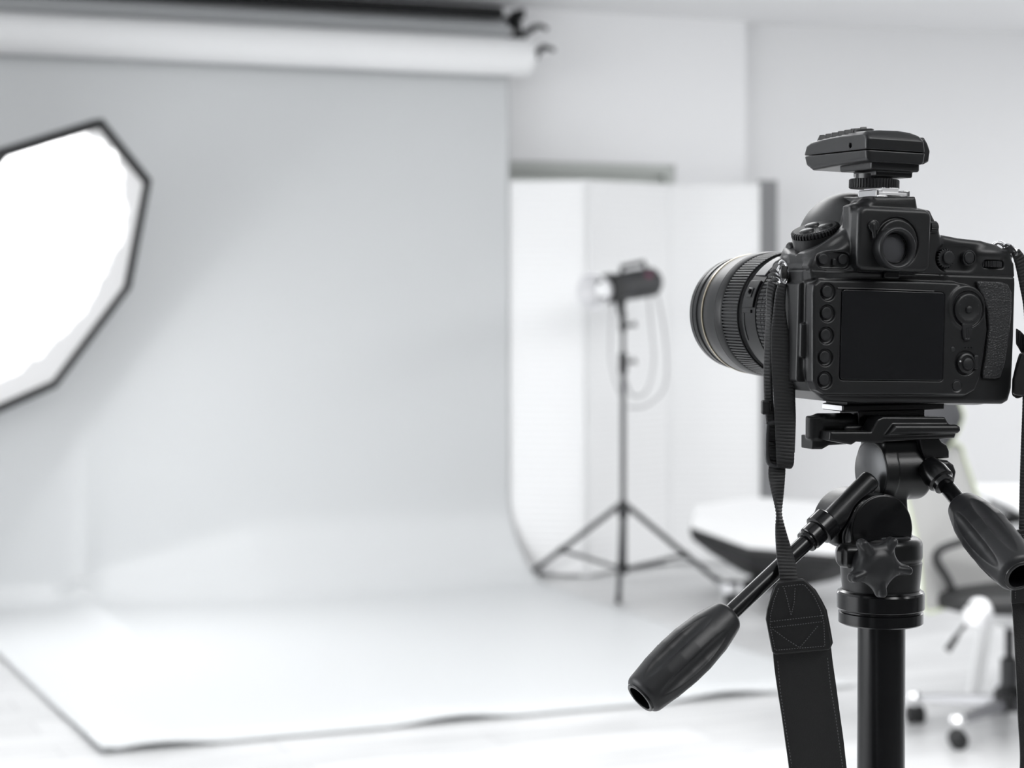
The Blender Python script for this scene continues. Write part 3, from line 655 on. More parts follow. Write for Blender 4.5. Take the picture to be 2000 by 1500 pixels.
# thumb rest recess
th_o = DL([(1906, 549), (1912, 547), (1955, 549), (1969, 554), (1976, 570), (1976, 610), (1971, 660), (1963, 710), (1954, 738), (1946, 741), (1920, 740), (1918, 730), (1925, 690), (1930, 640), (1927, 605), (1918, 578), (1909, 562)], 2)
d = sub(d, v.prismY(th_o, -4, 3.0, 0.5), 0.5)
d = sub(d, v.prismY(th_o, -4, 2.6, 0.5), 0.4)
# horizontal seam, port door on the left flank, base plate line
d = sub(d, v.box((-60, -14, 25.6), (110, 3.2, 26.2), 0.1), 0.3) if False else d
zs_ = D_(1780, 534, 2)[1]
sm = np.maximum(np.abs(v.Z-zs_)-0.35, np.abs(d)-0.7)
d = np.where(v.Y < 30, smax(d, -sm, 0.3), d)
d = smin(d, v.prismX([(10, -38), (34, -38), (36, -30), (36, 10), (32, 19), (10, 19)], -50.0, -44, 1.6), 1.2)
d = smin(d, v.box((-50.2, 6, -24), (-44, 9.5, -4), 1.2), 1.0)
# boss for the strap lug and front shoulder button
d = smin(d, v.cone((-38, 44, 27), (-46, 42, 26), 7.5, 6.2, 2), 3)
d = smin(d, v.cone((86, 10, 38), (95, 9, 42), 5, 3.6, 1), 3)
# lens mount throat
d = smin(d, v.cyl((0, 0, 0), 'Y', 33, 40, 59, 1.5), 4)
shell = v.mesh(d, 'body', M['body'], dslr, DLOC)
del v, d
# ---- bump on the right shoulder, dark top cap of the flash dome
v = V((-30, 0, 28), (34, 84, 80), 0.6)
dome = np.maximum(v.ell((1.5, 43, 43.3), (25.1, 40.6, 30.8)), -(v.Z-(45+0.16*(v.Y-20))))
dome = np.maximum(dome, v.X*1.0-(4+0*v.Y))
dome = smax(dome, -(v.Y-16), 1.5)
v.mesh(dome, 'popup_flash', M['body_top'], dslr, DLOC)
# ---- screen, thumb rest
v = V((-34, -3, -40), (46, 3, 20), 0.4)
scr = v.prismY([(x*0.99+0.07, z*0.988-0.1) for x, z in lcd_o], -1.25, 1.0, 0.35)
v.mesh(scr, 'screen', M['screen'], dslr, DLOC)
mb = MB(); mb.tube([(D_(1648, 0)[0], -1.2, 16.4), (D_(1700, 0)[0], -1.45, 16.7), (D_(1836, 0)[0], -1.2, 16.4)], 0.45, 8); dmb(mb, 'screen_rim', M['body'], smooth=True)
v = V((50, -1, -40), (102, 8, 30), 0.45)
sw = v.prismY([((x-75)*0.985+75, (z+8)*0.99-8) for x, z in th_o], 1.2, 6, 1.3)
v.mesh(sw, 'thumb_rest', M['rubber'], dslr, DLOC)
# ---- buttons
def button(px, py, r, y, h, name='button', m='button', ring=None, parent=None, dish=0.25):
    x, z = D_(px, py, y); mb = MB()
    mb.lathe((x, y+h, z), (0, -1, 0), [(0, r), (h-0.35, r), (h-0.1, r-0.15), (h, r-0.5), (h-dish*0.3, r*0.6), (h-dish*0.4, 0)], 36)
    return dmb(mb, name, M[m], smooth=True, angle=50)
for px, py in ((1616, 569), (1615, 611), (1613, 654), (1611, 697), (1610, 741)): button(px, py, 3.3, -1.1, 2.6)
for px, py in ((1609, 506), (1647, 506)): button(px, py, 3.0, -0.2, 2.4)
xq, zq = D_(1628, 509, 1); mb = MB(); mb.bx((xq-1.1, -0.2, zq-2.8), (xq+1.1, 2.4, zq+1.2)); dmb(mb, 'divider', M['body'], bevel=0.0006)
def knurl(px, py, r, y0, y1, name, n=24, depth=0.7, m='button', full=True):
    x, z = D_(px, py, y0); mb = MB()
    prof = [(0, r), (y1-y0-0.6, r), (y1-y0-0.2, r-0.3), (y1-y0, r-0.9), (y1-y0-0.3, 0)]
    mb.lathe((x, y1, z), (0, -1, 0), prof, n*6, mod=lambda th, t, rr: rr-(depth if (cos(th*n) < -0.2 and rr > r-0.5) else 0))
    return dmb(mb, name, M[m], smooth=True, angle=30)
knurl(1848, 505, 5.9, 0.2, 4.4, 'metering_dial', 20)
button(1854, 503, 3.8, -1.3, 3.0)
x, z = D_(1893, 504, 1); mb = MB(); mb.lathe((x, 4.0, z), (0, -1, 0), [(0, 4.7), (3.2, 4.7), (3.6, 4.3), (3.6, 3.7), (2.6, 3.6), (2.6, 0)], 40); dmb(mb, 'button_ring', M['body'], smooth=True, angle=40)
button(1894, 503, 3.4, -0.3, 2.4)
# command dial: ribbed wheel lying in its slot
x, z = D_(1943, 516, 2); mb = MB()
mb.lathe((x, 9.9, z-2.0), (0, 0, 1), [(0, 8.2), (0.4, 8.8), (3.6, 8.8), (4.0, 8.2)], 216, mod=lambda th, t, rr: rr-0.55*(0.5+0.5*cos(th*36))**1.5)
dmb(mb, 'command_dial', M['grip'], smooth=True, angle=40)
# multi selector
mb = MB(); mb.lathe((xm, 0, zm), (0, -1, 0), [(-1, 9.6), (1.4, 9.6), (2.3, 9.2), (2.8, 8.3), (2.3, 6.2), (1.9, 3.4), (1.9, 0)], 64)
sel = dmb(mb, 'multi_selector', M['body_top'], smooth=True, angle=60)
mb = MB(); mb.lathe((xm, -1.8, zm), (0, -1, 0), [(0, 2.2), (0.9, 2.1), (1.3, 1.6), (1.3, 0)], 28); dmb(mb, 'center_button', M['button'], parent=sel, smooth=True, angle=50)
for k in range(8):
    a = pi/4*k+pi/8; mb = MB(); mb.lathe((xm+7.0*cos(a), -2.35, zm+7.0*sin(a)), (0, -1, 0), [(0, 0.35), (0.15, 0.2), (0.18, 0)], 10); dmb(mb, 'direction_mark', M['gunmetal'], parent=sel, smooth=True)
x, z = D_(1888, 648, -1); v = V((x-8, -4, z-9), (x+8, 3, z+9), 0.3)
lv = v.prismY([(x-4.2, z+5), (x+3.6, z+5), (x+3.0, z-2.5), (x+1.8, z-5.0), (x-1.8, z-5.4), (x-3.2, z-3)], -2.4, 0, 0.7)
for q in (-1.2, 0.4, 2.0): lv = sub(lv, v.box((x+q-0.35, -4, z-4), (x+q+0.35, -2.0, z+2), 0.1), 0.3)
v.mesh(lv, 'focus_lock_lever', M['button'], dslr, DLOC)
# live view selector
mb = MB(); mb.lathe((xl, 0.4, zl_), (0, -1, 0), [(0, 6.0), (2.3, 6.0), (2.8, 5.6), (3.0, 4.6), (2.5, 4.2), (2.5, 0)], 56)
lvs = dmb(mb, 'selector_ring', M['body'], smooth=True, angle=50)
mb = MB(); mb.lathe((xl+0.6, -1.9, zl_-0.4), (0, -1, 0), [(0, 3.6), (0.8, 3.5), (1.1, 3.1), (1.0, 0)], 36); dmb(mb, 'center_button', M['button'], parent=lvs, smooth=True, angle=50)
mb = MB(); mb.lathe((xl-4.7, -2.35, zl_+1.0), (0, -1, 0), [(0, 0.62), (0.2, 0.55), (0.22, 0)], 16); o = dmb(mb, 'white_dot', M['white'], parent=lvs, smooth=True); o['label'] = 'white index dot'
mb = MB(); mb.box((xl+6.6, -1.3, zl_+0.6), (3.0, 2.6, 8.4)); dmb(mb, 'selector_lever', M['button'], parent=lvs, bevel=0.0008)
button(1869, 754, 3.0, -0.9, 1.4, dish=0)
x, z = D_(1861, 682, -1); mb = MB(); mb.lathe((x, 0, z), (0, -1, 0), [(0, 1.5), (1.15, 1.45), (1.3, 1.1), (1.3, 0)], 24); dmb(mb, 'status_lamp', M['grip'], smooth=True)
for px in (1885, 1891, 1897):
    x, z = D_(px, 679, -1); mb = MB(); mb.lathe((x, 0, z), (0, -1, 0), [(0, 0.45), (1.06, 0.45), (1.08, 0)], 12); dmb(mb, 'speaker_hole', M['anod'], smooth=True)
# ---- eyepiece
cx_, cz_ = D_(1753, 485, -16)
mb = MB(); mb.lathe((cx_, -8, cz_), (0, -1, 0), [(0, 11.8), (3.5, 12.0), (7.4, 12.3), (8.4, 12.1), (9.0, 11.4), (8.8, 10.4), (7.9, 9.6), (6.4, 9.1), (4.0, 8.9), (4.0, 8.5), (1.0, 8.4)], 96)
eyecup = dmb(mb, 'eyepiece_ring', M['grip'], smooth=True, angle=75)
mb = MB(); mb.lathe((cx_, -10.6, cz_), (0, -1, 0), [(0, 8.6), (0.4, 7.6), (1.0, 4.5), (1.2, 0)], 48); dmb(mb, 'eyepiece_lens', M['glass'], parent=eyecup, smooth=True)
mb = MB(); mb.lathe((cx_, -11.9, cz_), (0, -1, 0), [(0, 8.9), (0.5, 8.8), (0.7, 8.3), (0.2, 8.1), (0, 8.9)], 64, caps=False); dmb(mb, 'inner_ring', M['anod'], parent=eyecup, smooth=True, angle=40)
x, z = D_(1706, 441, -9); v = V((x-7, -14, z-10), (x+6, -6, z+6), 0.3)
lv = smin(v.cyl((x, 0, z), 'Y', 3.6, -10.2, -7, 0.7), v.capsule((x-0.8, -10, z+0.5), (x-0.3, -10.5, z-6.5), 1.4, 1.1), 1.2)
v.mesh(lv, 'shutter_lever', M['body'], dslr, DLOC)
x, z = D_(1822, 444, 2); mb = MB(); mb.lathe((x-3, 2, z), (1, 0, 0), [(0, 3.8), (4.4, 3.8), (5.0, 3.2), (5.0, 0)], 100, mod=lambda th, t, rr: rr-0.35*(0.5+0.5*cos(th*20))*(rr > 3.3)); dmb(mb, 'diopter_knob', M['button'], smooth=True, angle=40)
x, z = D_(1745, 538, -3); mb = MB(); mb.bx((x-5.0, -1.8, z-1.8), (x+5.0, 2, z+2.5)); dmb(mb, 'eyepiece_tab', M['anod'], bevel=0.0008)
# ---- release mode dial on the left shoulder
dcx, dcz = D_(1592, 449, 26); dn = Vector((-0.34, -0.13, 0.93)).normalized(); dc = Vector((dcx, 26, dcz))-dn*2.0
mb = MB(); mb.lathe(dc-dn*9.5, dn, [(0, 14.8), (9.5, 14.2), (9.6, 13.4)], 64); dial = dmb(mb, 'mode_dial', M['body'], smooth=True, angle=40)
mb = MB(); mb.lathe(dc, dn, [(0, 13.9), (0.4, 14.4), (2.5, 14.3), (3.1, 13.6), (3.4, 12.6), (3.2, 0)], 264, mod=lambda th, t, rr: rr-(0.95 if cos(th*44) < -0.1 and rr > 13.5 else 0)); dmb(mb, 'knurled_rim', M['button'], parent=dial, smooth=True, angle=30)
du = dn.orthogonal().normalized(); dw = dn.cross(du)
for k in range(3):
    a = 2*pi*k/3+0.5; cc = dc+dn*3.0+(du*cos(a)+dw*sin(a))*6.6
    mb = MB(); mb.lathe(cc, dn, [(0, 4.4), (0.9, 4.2), (1.3, 3.6), (1.35, 0)], 32); dmb(mb, 'dial_button', M['body_top'], parent=dial, smooth=True, angle=50)
x, z = D_(1541, 478, 40); mb = MB(); mb.lathe((x+4, 40, z-2), (-1, 0, 0), [(0, 3.5), (4, 3.5), (4.8, 2.6), (4.8, 0)], 24); dmb(mb, 'flash_button', M['button'], smooth=True, angle=50)
# ---- hot shoe
x0, zt = D_(1714, 384, 3); x1, _ = D_(1775, 384, 3)
mb = MB(); mb.bx((x0-0.5, 2.0, zt-1.0), (x0+6.2, 21, zt+0.8)).bx((x1-5.5, 2.0, zt-1.0), (x1+0.8, 21, zt+0.8)).bx((x0-0.8, 3.0, zt-0.2), (x0+0.8, 22, zt+4.2)).bx((x1-0.8, 3.0, zt-0.2), (x1+0.8, 22, zt+4.2)).bx((x0-0.8, 3.0, zt+3.2), (x0+3.4, 22, zt+4.2)).bx((x1-3.4, 3.0, zt+3.2), (x1+0.8, 22, zt+4.2)).bx((x0, 20, zt-0.5), (x1, 24, zt+3.2))
dmb(mb, 'hot_shoe', M['chrome'], bevel=0.00035)
# ---- strap lugs
x, z = D_(1529, 530, 42)
def ring_pts(c, ux, uy, n=24, sq=0.8):
    return [Vector(c)+Vector(ux)*(math.copysign(abs(cos(2*pi*k/n))**sq, cos(2*pi*k/n)))+Vector(uy)*(math.copysign(abs(sin(2*pi*k/n))**sq, sin(2*pi*k/n))) for k in range(n+1)]
LUG = Vector((x, 42, z))
mb = MB(); mb.tube(ring_pts((x+2.5, 40, z+0.5), (4.2, -2.2, 0), (0.5, 0, 5.4)), 0.9, 10, caps=False); dmb(mb, 'strap_eyelet', M['chrome'], smooth=True)
x2, z2 = D_(1951, 482, 9); mb = MB(); mb.tube(ring_pts((x2+0.5, 9, z2-2), (4.4, 0, -3), (2.2, 0, 3.2), sq=1), 1.0, 10, caps=False); dmb(mb, 'strap_eyelet', M['chrome'], smooth=True)

# ---- lens (profile along +y)
lens = MB()
lens.lathe((0, 0, 0), (0, 1, 0), [(52, 32), (56, 33.5), (62, 34.0), (63, 36.2), (82, 37.0), (82.6, 37.8), (97.5, 38.3), (98.5, 37.4), (101.5, 37.4), (102.5, 38.2), (123, 38.4), (124, 39.2), (125.2, 39.6), (131, 39.9), (131.4, 39.6), (131.8, 39.8), (140, 39.4), (148, 38.6), (149.6, 38.1), (152, 38.1), (153.2, 37.4), (158.0, 37.2), (158.6, 36.3), (161, 36.2), (161.8, 37.0), (166, 36.8), (166.4, 36.3), (167, 36.3), (167.4, 36.7), (172.2, 36.0), (173, 35.4), (172.6, 33.5), (168, 32.4), (158, 30)], 160)
lens = dmb(lens, 'lens', M['lens'], smooth=True, angle=28)
mb = MB(); mb.lathe((0, 0, 0), (0, 1, 0), [(156, 30.5), (160, 26), (163, 18), (164.5, 9), (165, 0)], 64); dmb(mb, 'front_glass', M['lensglass'], parent=lens, smooth=True)
mb = MB(); mb.lathe((0, 0, 0), (0, 1, 0), [(149.8, 38.2), (150.0, 38.8), (151.0, 38.8), (151.3, 38.1)], 160); o = dmb(mb, 'gold_ring', M['gold'], parent=lens, smooth=True); o['label'] = 'thin pale gold ring'
def rib1(th, t, r): return r-(0.95 if (cos(th*118) < -0.30 and 103.0 < t < 122.6) else 0)
ts = [102.6, 103.0, 103.01]+[103.4+19*k/10 for k in range(11)]+[122.6, 122.61, 123.2]
mb = MB(); mb.lathe((0, 0, 0), (0, 1, 0), [(t, 39.3 if 103 <= t <= 122.6 else 38.9) for t in ts], 118*8, mod=rib1); dmb(mb, 'focus_ring', M['lensrub'], parent=lens, smooth=True, angle=35)
rows = [(64.2, 67.6), (68.2, 71.6), (72.2, 75.6), (76.2, 81.2)]
def rib2(th, t, r):
    if r < 37.3: return r
    k = [i for i, (a, b_) in enumerate(rows) if a <= t <= b_]; sh = (k[0] % 2)*0.0 if k else 0
    return r-(0.8 if cos((th+sh)*96) < -0.35 else 0)
pr = []
for a, b_ in rows: pr += [(a-0.01, 36.9), (a, 37.8), (b_, 37.8), (b_+0.01, 36.9)]
mb = MB(); mb.lathe((0, 0, 0), (0, 1, 0), pr, 96*8, mod=rib2); dmb(mb, 'zoom_ring', M['lensrub'], parent=lens, smooth=True, angle=35)
# focus switch on the left of the barrel
def on_barrel(t, ang, r): return Vector((r*cos(ang), t, r*sin(ang)))
def barrel_patch(t0, t1, a0, a1, r0, r1, n=10):
    rings = []
    for k in range(n+1):
        a = a0+(a1-a0)*k/n; rings.append([on_barrel(t0, a, r0), on_barrel(t1, a, r0), on_barrel(t1, a, r1), on_barrel(t0, a, r1)])
    return rings
mb = MB(); mb.loft(barrel_patch(84.0, 97, radians(148), radians(174), 37.5, 39.3)); swt = dmb(mb, 'focus_switch', M['lens'], parent=lens, bevel=0.0005)
mb = MB(); mb.loft(barrel_patch(87.5, 93.5, radians(156), radians(165), 39.0, 39.9)); dmb(mb, 'switch_plate', M['anod'], parent=lens, bevel=0.0006)
mb = MB(); c_ = on_barrel(90.5, radians(160), 39.6); mb.tube([c_+Vector((0, 0, -1.7)), c_+Vector((-1.2, 0, 0)), c_+Vector((0, 0, 1.7))], 0.8, 10); dmb(mb, 'switch_knob', M['button'], parent=lens, smooth=True)
mb = MB(); mb.loft(barrel_patch(86.5, 97, radians(176), radians(179), 37.8, 38.9)).loft(barrel_patch(95, 97, radians(179), radians(205), 37.8, 38.6)); dmb(mb, 'barrel_rib', M['lens'], parent=lens, bevel=0.0003)
mb = MB(); mb.loft(barrel_patch(84.5, 97, radians(112), radians(142), 37.6, 38.75)); dmb(mb, 'distance_window', M['gunmetal'], parent=lens, bevel=0.0004)

# ================================================================== RADIO TRIGGER IN THE HOT SHOE
tbz = zt+0.3
trig = empty('radio_trigger', OD+RD @ Vector((0.005, 0.012, tbz/1000)), RD, 'black wireless flash trigger locked in the hot shoe on top of the camera', 'flash trigger')
TLOC = (-0.005, -0.012, -tbz/1000)
def tmb(mb_, name, m, parent=None, **k):
    mb_.v = [(a/1000, b_/1000, c_/1000) for a, b_, c_ in mb_.v]; o = mb_.build(name, m, trig if parent is None else parent, **k)
    if parent is None: o.location = TLOC
    return o
v = V((-30, -6, 72), (42, 78, 118), 0.45)
rear = DL([(1690, 262), (1697, 254), (1722, 250), (1758, 250), (1782, 257), (1797, 264), (1803, 275), (1806, 300), (1801, 318), (1760, 323), (1703, 321), (1694, 312), (1690, 296)], 0)
zf_ = lambda py, y: D_(1575+(1690-1575)*(1-y/68), py, y)[1]
side = [(-2, zf_(316, 0)), (-2.5, zf_(270, 0)), (2, zf_(250, 0)), (16, zf_(252, 16)), (62, zf_(277, 62)), (67, zf_(284, 67)), (70, zf_(302, 70)), (68, zf_(324, 68)), (62, zf_(333, 62)), (40, zf_(326, 40)), (10, zf_(318, 10))]
d = smax(v.prismY([(x, z-(6 if z < 95 else 0)) for x, z in rear], -3, 74, 3.2), v.prismX(side, -40, 50, 1.5), 3.0)
cap = v.prismY(DL([(1796, 268), (1806, 268), (1813, 280), (1818, 295), (1815, 316), (1806, 321), (1796, 318)], 2), 1.5, 52, 2.2)
zse = D_(1750, 295, -2)[1]; top = smax(d, -(v.Z-(zse+0.25)), 0.5); bot = smax(d, (v.Z-(zse-0.25)), 0.5)
cell = np.minimum(top, bot)
cell = sub(cell, v.cyl((0, 16.5, zse+3.2), 'X', 1.5, -30, -11, 0.3), 0.4)
v.mesh(cell, 'casing', M['trigger'], trig, TLOC)
v.mesh(sub(cap, v.box((20, 12, 92), (60, 40, 93), 0.2), 0.3), 'battery_cap', M['trigger'], trig, TLOC)
sa, sb, sc = D_(1750, 319, 2)[1], D_(1750, 334, 2)[1], D_(1750, 346, 6)[1]
st1 = v.box((D_(1702, 320, 2)[0], 1.5, sb), (D_(1796, 320, 2)[0], 37, sa+3), 1.3)
st2 = v.box((D_(1711, 340, 6)[0], 6, sc), (D_(1783, 340, 6)[0], 31, sb+2), 1.0)
v.mesh(smin(st1, st2, 0.5), 'stepped_foot', M['trigger'], trig, TLOC)
del v, d, cell, top, bot
mb = MB()
for k in range(6):
    y_ = 20+7.0*k; z_ = D_(1690-1.72*y_, 253.0+0.36*(y_-14), y_)[1]
    for xx, ww, hh in ((-13.0, 4.6, 0.3), (-6.5, 5.2, 1.6)):
        mb.loft([[Vector((xx, y_-1.9, z_-2.2)), Vector((xx+ww, y_-1.9, z_-1.6)), Vector((xx+ww, y_+1.9, z_-1.6)), Vector((xx, y_+1.9, z_-2.2))], [Vector((xx+0.9, y_-0.35, z_+1.0+hh)), Vector((xx+ww-0.5, y_-0.35, z_+1.4+hh)), Vector((xx+ww-0.5, y_+0.35, z_+1.4+hh)), Vector((xx+0.9, y_+0.35, z_+1.0+hh))]])
tmb(mb, 'grip_ridges', M['trigger'], bevel=0.00015)
x, z = D_(1682, 258, 20); mb = MB(); mb.lathe((x+1, 20, z-2.2), (-0.1, 0, 1), [(0, 7.0), (3.4, 6.8), (4.0, 6.0), (3.9, 0)], 40); tmb(mb, 'test_button', M['body_top'], smooth=True, angle=40)
mb = MB(); mb.lathe((4.6, 20, 70.0), (0, 0, 1), [(0, 14.0), (0.5, 14.7), (5.0, 14.7), (5.6, 14.0)], 50*6, mod=lambda th, t, rr: rr-(0.6 if cos(th*50) < -0.2 and rr > 14.3 else 0))
for q in range(len(mb.v)): mb.v[q] = (mb.v[q][0], mb.v[q][1], mb.v[q][2]+D_(1728, 367, 6)[1]-70.0)
tmb(mb, 'lock_ring', M['button'], smooth=True, angle=35)
zr = D_(1728, 367, 6)[1]
mb = MB(); mb.lathe((4.6, 20, zr+5), (0, 0, 1), [(0, 11.5), (3.5, 11.5)], 40); tmb(mb, 'neck', M['anod'], smooth=True, angle=40)
mb = MB(); mb.bx((x0+1.0, 3.2, zt+0.95), (x1-1.0, 26, zt+3.0)).bx((x0+5, 6, zt+2.6), (x1-5, 26, zr+0.4)); tmb(mb, 'metal_foot', M['silver'], bevel=0.0003)

# ================================================================== TRIPOD
tb0 = Vector((OT.x, OT.y, 0))
tri = empty('camera_tripod', tb0, RT, 'black photo tripod with three-way pan head carrying the camera', 'tripod')
TO = (0, 0, OT.z)
def tt(mb_, name, m, parent=None, **k):
    mb_.v = [(a/1000, b_/1000, c_/1000) for a, b_, c_ in mb_.v]; o = mb_.build(name, m, tri if parent is None else parent, **k)
    if parent is None: o.location = TO
    return o
def t3(px, py, d_): 
    q = RT.transposed() @ (P(px, py, d_)-OT); return q*1000
mb = MB(); mb.lathe((0, 0, -760), (0, 0, 1), [(0, 14.1), (635, 14.1)], 64); tt(mb, 'center_column', M['anod'], smooth=True, angle=40)
mb = MB(); mb.lathe((-0.6, 0, -127), (0, 0, 1), [(0, 24.0), (0.8, 25.0), (6.8, 25.0), (7.4, 24.2), (8.2, 24.2), (8.8, 25.4), (9.4, 25.8), (18.0, 25.9), (19.2, 25.3), (20.0, 23.8), (20.5, 23.4)], 96); tt(mb, 'base_collar', M['anod'], smooth=True, angle=25)
v = V((-46, -46, -112), (34, 34, -68), 0.5)
dr = v.cone((-0.6, 0, -108), (-0.6, 0, -90), 22.6, 24.4, 0.8); dr = smin(dr, v.cone((-0.6, 0, -91), (-0.6, 0, -75.5), 24.6, 24.4, 4.5), 0.4)
dr = smin(dr, v.cyl((-0.6, 0, 0), 'Z', 18.5, -80, -74.6, 0.6), 1.0)
lg_o = [(-40, -26), (-18, -30), (-6, -22), (-10, -6), (-38, -10), (-42, -18)]
dr = smin(dr, v.prismZ(lg_o, T_(1600, 1112, -20)[1], T_(1600, 1066, -20)[1], 4.5), 2)
dr = sub(dr, v.box((T_(1639, 1090, -28)[0]-0.4, -60, -112), (T_(1639, 1090, -28)[0]+0.4, -22, -76), 0.1), 0.4)
v.mesh(dr, 'pan_housing', M['tripod'], tri, TO)
# star knob
kx, kz = T_(1701, 1107, -38)
v = V((kx-24, -48, kz-24), (kx+24, -22, kz+24), 0.42)
kn = v.cyl((kx, 0, kz), 'Y', 11.5, -38, -24, 2)
tips = [(1663, 1056), (1731, 1051), (1764, 1117), (1706, 1170), (1643, 1134)]
for q in tips:
    tx, tz = T_(*q, -38); ux, uz = (tx-kx), (tz-kz); L_ = math.hypot(ux, uz); ux /= L_; uz /= L_
    kn = smin(kn, v.capsule((kx, -34, kz), (kx+ux*(L_-3.2), -35.5, kz+uz*(L_-3.2)), 5.2, 3.1), 6)
    kn = smin(kn, v.capsule((kx+ux*(L_-9), -38, kz+uz*(L_-9)), (kx+ux*(L_-3), -38.6, kz+uz*(L_-3)), 2.4, 2.5), 0.7)
kn = smax(kn, -(v.Y+41.2), 1.0)
v.mesh(kn, 'pan_lock_knob', M['grip'], tri, TO)
mb = MB(); mb.tube([(kx, -30, kz), (kx+1, -10, kz)], 5.5, 20); tt(mb, 'knob_shaft', M['anod'], smooth=True, angle=40)
# tilt joint: upright disc over the drum
dx_, dz_ = T_(1702, 1036, -14); 
v = V((-66, -24, -96), (30, 44, -8), 0.55)
R1 = 21.2
jd = v.cyl((dx_+0.5, 0, dz_), 'Y', R1, -15, 14, 0.8)
jb = v.cyl((dx_-3.0, 0, dz_), 'Y', R1+1.2, -5, 22, 2)
jd = smax(jd, -(v.Z+77), 1); jb = smax(jb, -(v.Z+77), 1)
slot = np.maximum(np.abs(np.sqrt((v.X-dx_+1.5)**2+(v.Z-dz_)**2)-(R1+0.4))-0.8, np.maximum(v.Y+1.0, v.X-dx_-2))
s0 = t3(1686, 934, 1.203); s1_ = t3(1596, 1027, 1.190); s2_ = t3(1566, 1060, 1.184)
jb = smin(jb, v.cone(tuple(s0), tuple(s1_), 6.0, 6.6, 2.5), 4)
jb = smin(jb, v.cone(tuple(s1_+(s0-s1_)*0.35), tuple((dx_-14, 2, dz_-6)), 6.5, 10, 3), 5)
jj = np.minimum(jd, jb); jj = sub(jj, slot, 0.3)
v.mesh(jj, 'tilt_joint', M['tripod'], tri, TO)
mb = MB(); mb.lathe((dx_+0.5, -14.6, dz_), (0, -1, 0), [(0, 20.2), (0.8, 20.2), (1.1, 19.6), (1.1, 0)], 96)
mb.v = [p for p in mb.v]; 
for i, p in enumerate(mb.v):
    if p[2] < -75.5: mb.v[i] = (p[0], p[1], -75.5)
tt(mb, 'joint_cover', M['anod'], smooth=True, angle=40)
mb = MB(); mb.lathe((-0.6, 0, -75), (0, 0, 1), [(0, 18.6), (0.8, 18.4), (1.0, 17.5), (0.6, 17.3)], 96); tt(mb, 'chrome_ring', M['gunmetal'], smooth=True, angle=60)
# side tilt barrel (axis left-right) with its flat grey face
fx, fz = T_(1687, 920, 0)
v = V((-24, -32, -72), (44, 34, -8), 0.5)
R2 = 17.6; fz -= 0.5
br = v.cyl((0, 2, fz), 'X', R2, fx+0.5, fx+34.5, 4.5)
br = smin(br, v.cyl((0, 2, fz), 'X', R2+0.4, fx, fx+9, 0.6), 0.3)
br = smin(br, v.prismY([(fx+2, fz+6), (fx+17, fz+6), (fx+20, -66), (fx+14, -72), (fx-2, -72)], -10, 14, 3), 3)
br = smin(br, v.box((fx+1, -12, -28), (fx+30, 16, -18), 2), 3)
v.mesh(br, 'side_tilt_barrel', M['tripod'], tri, TO)
mb = MB(); mb.lathe((fx+0.4, 2, fz), (-1, 0, 0), [(0, R2-0.2), (0.5, R2-0.2), (0.8, R2-0.6), (0.8, 0)], 96); o = tt(mb, 'barrel_face', M['gunmetal'], smooth=True, angle=40); o['label'] = 'satin grey round end face'
# blocks on the right of the barrel
v = V((4, -34, -50), (46, 22, -12), 0.45)
rb = v.prismY(TL([(1768, 853), (1806, 853), (1812, 862), (1822, 868), (1827, 880), (1827, 894), (1780, 896), (1772, 876)], -10), -16, 10, 1.4)
rb = smin(rb, v.prismY(TL([(1786, 898), (1822, 898), (1833, 906), (1838, 920), (1834, 940), (1800, 944), (1784, 935)], -14), -22, 6, 2.5), 0.8)
v.mesh(rb, 'handle_bracket', M['tripod'], tri, TO)
# clamp plate with lever
v = V((-62, -36, -34), (52, 38, 2), 0.5)
cp = v.prismY(TL([(1673, 864), (1697, 864), (1700, 862), (1837, 855), (1840, 846), (1826, 827), (1818, 814), (1697, 813), (1686, 818), (1673, 842), (1594, 842), (1592, 860), (1636, 868), (1645, 862)], -18), -24, -12, 1.2)
cp = smin(cp, v.prismY(TL([(1700, 862), (1836, 855), (1840, 842), (1820, 828), (1815, 816), (1697, 816), (1676, 850)], -18), -20, 28, 2.0), 0.8)
cp = smin(cp, v.prismY(TL([(1706, 850), (1722, 829), (1844, 829), (1850, 833), (1851, 841), (1846, 846), (1725, 850)], -22), -27.5, 20, 2.2), 1.0)
cp = smin(cp, v.box((-32, -10, -17), (30, 30, -8), 2), 1)
v.mesh(cp, 'clamp_plate', M['tripod'], tri, TO)
v = V((-62, -30, -40), (10, 26, 2), 0.5)
lx, lz = T_(1573, 835, -8)
lv = v.cyl((lx, -8, 0), 'Z', 5.2, T_(1573, 858, -8)[1], T_(1573, 813, -8)[1], 1.2)
lv = smin(lv, v.cone((lx, -8, T_(1573, 816, -8)[1]-3), (-22, -2, T_(1640, 816, -6)[1]-3), 5.5, 5.5, 3), 1.5)
lv = smin(lv, v.prismY(TL([(1566, 852), (1640, 852), (1634, 868), (1600, 870), (1586, 878), (1566, 878)], -10), -12, 2, 1.5), 1.2)
v.mesh(lv, 'quick_release_lever', M['tripod'], tri, TO)
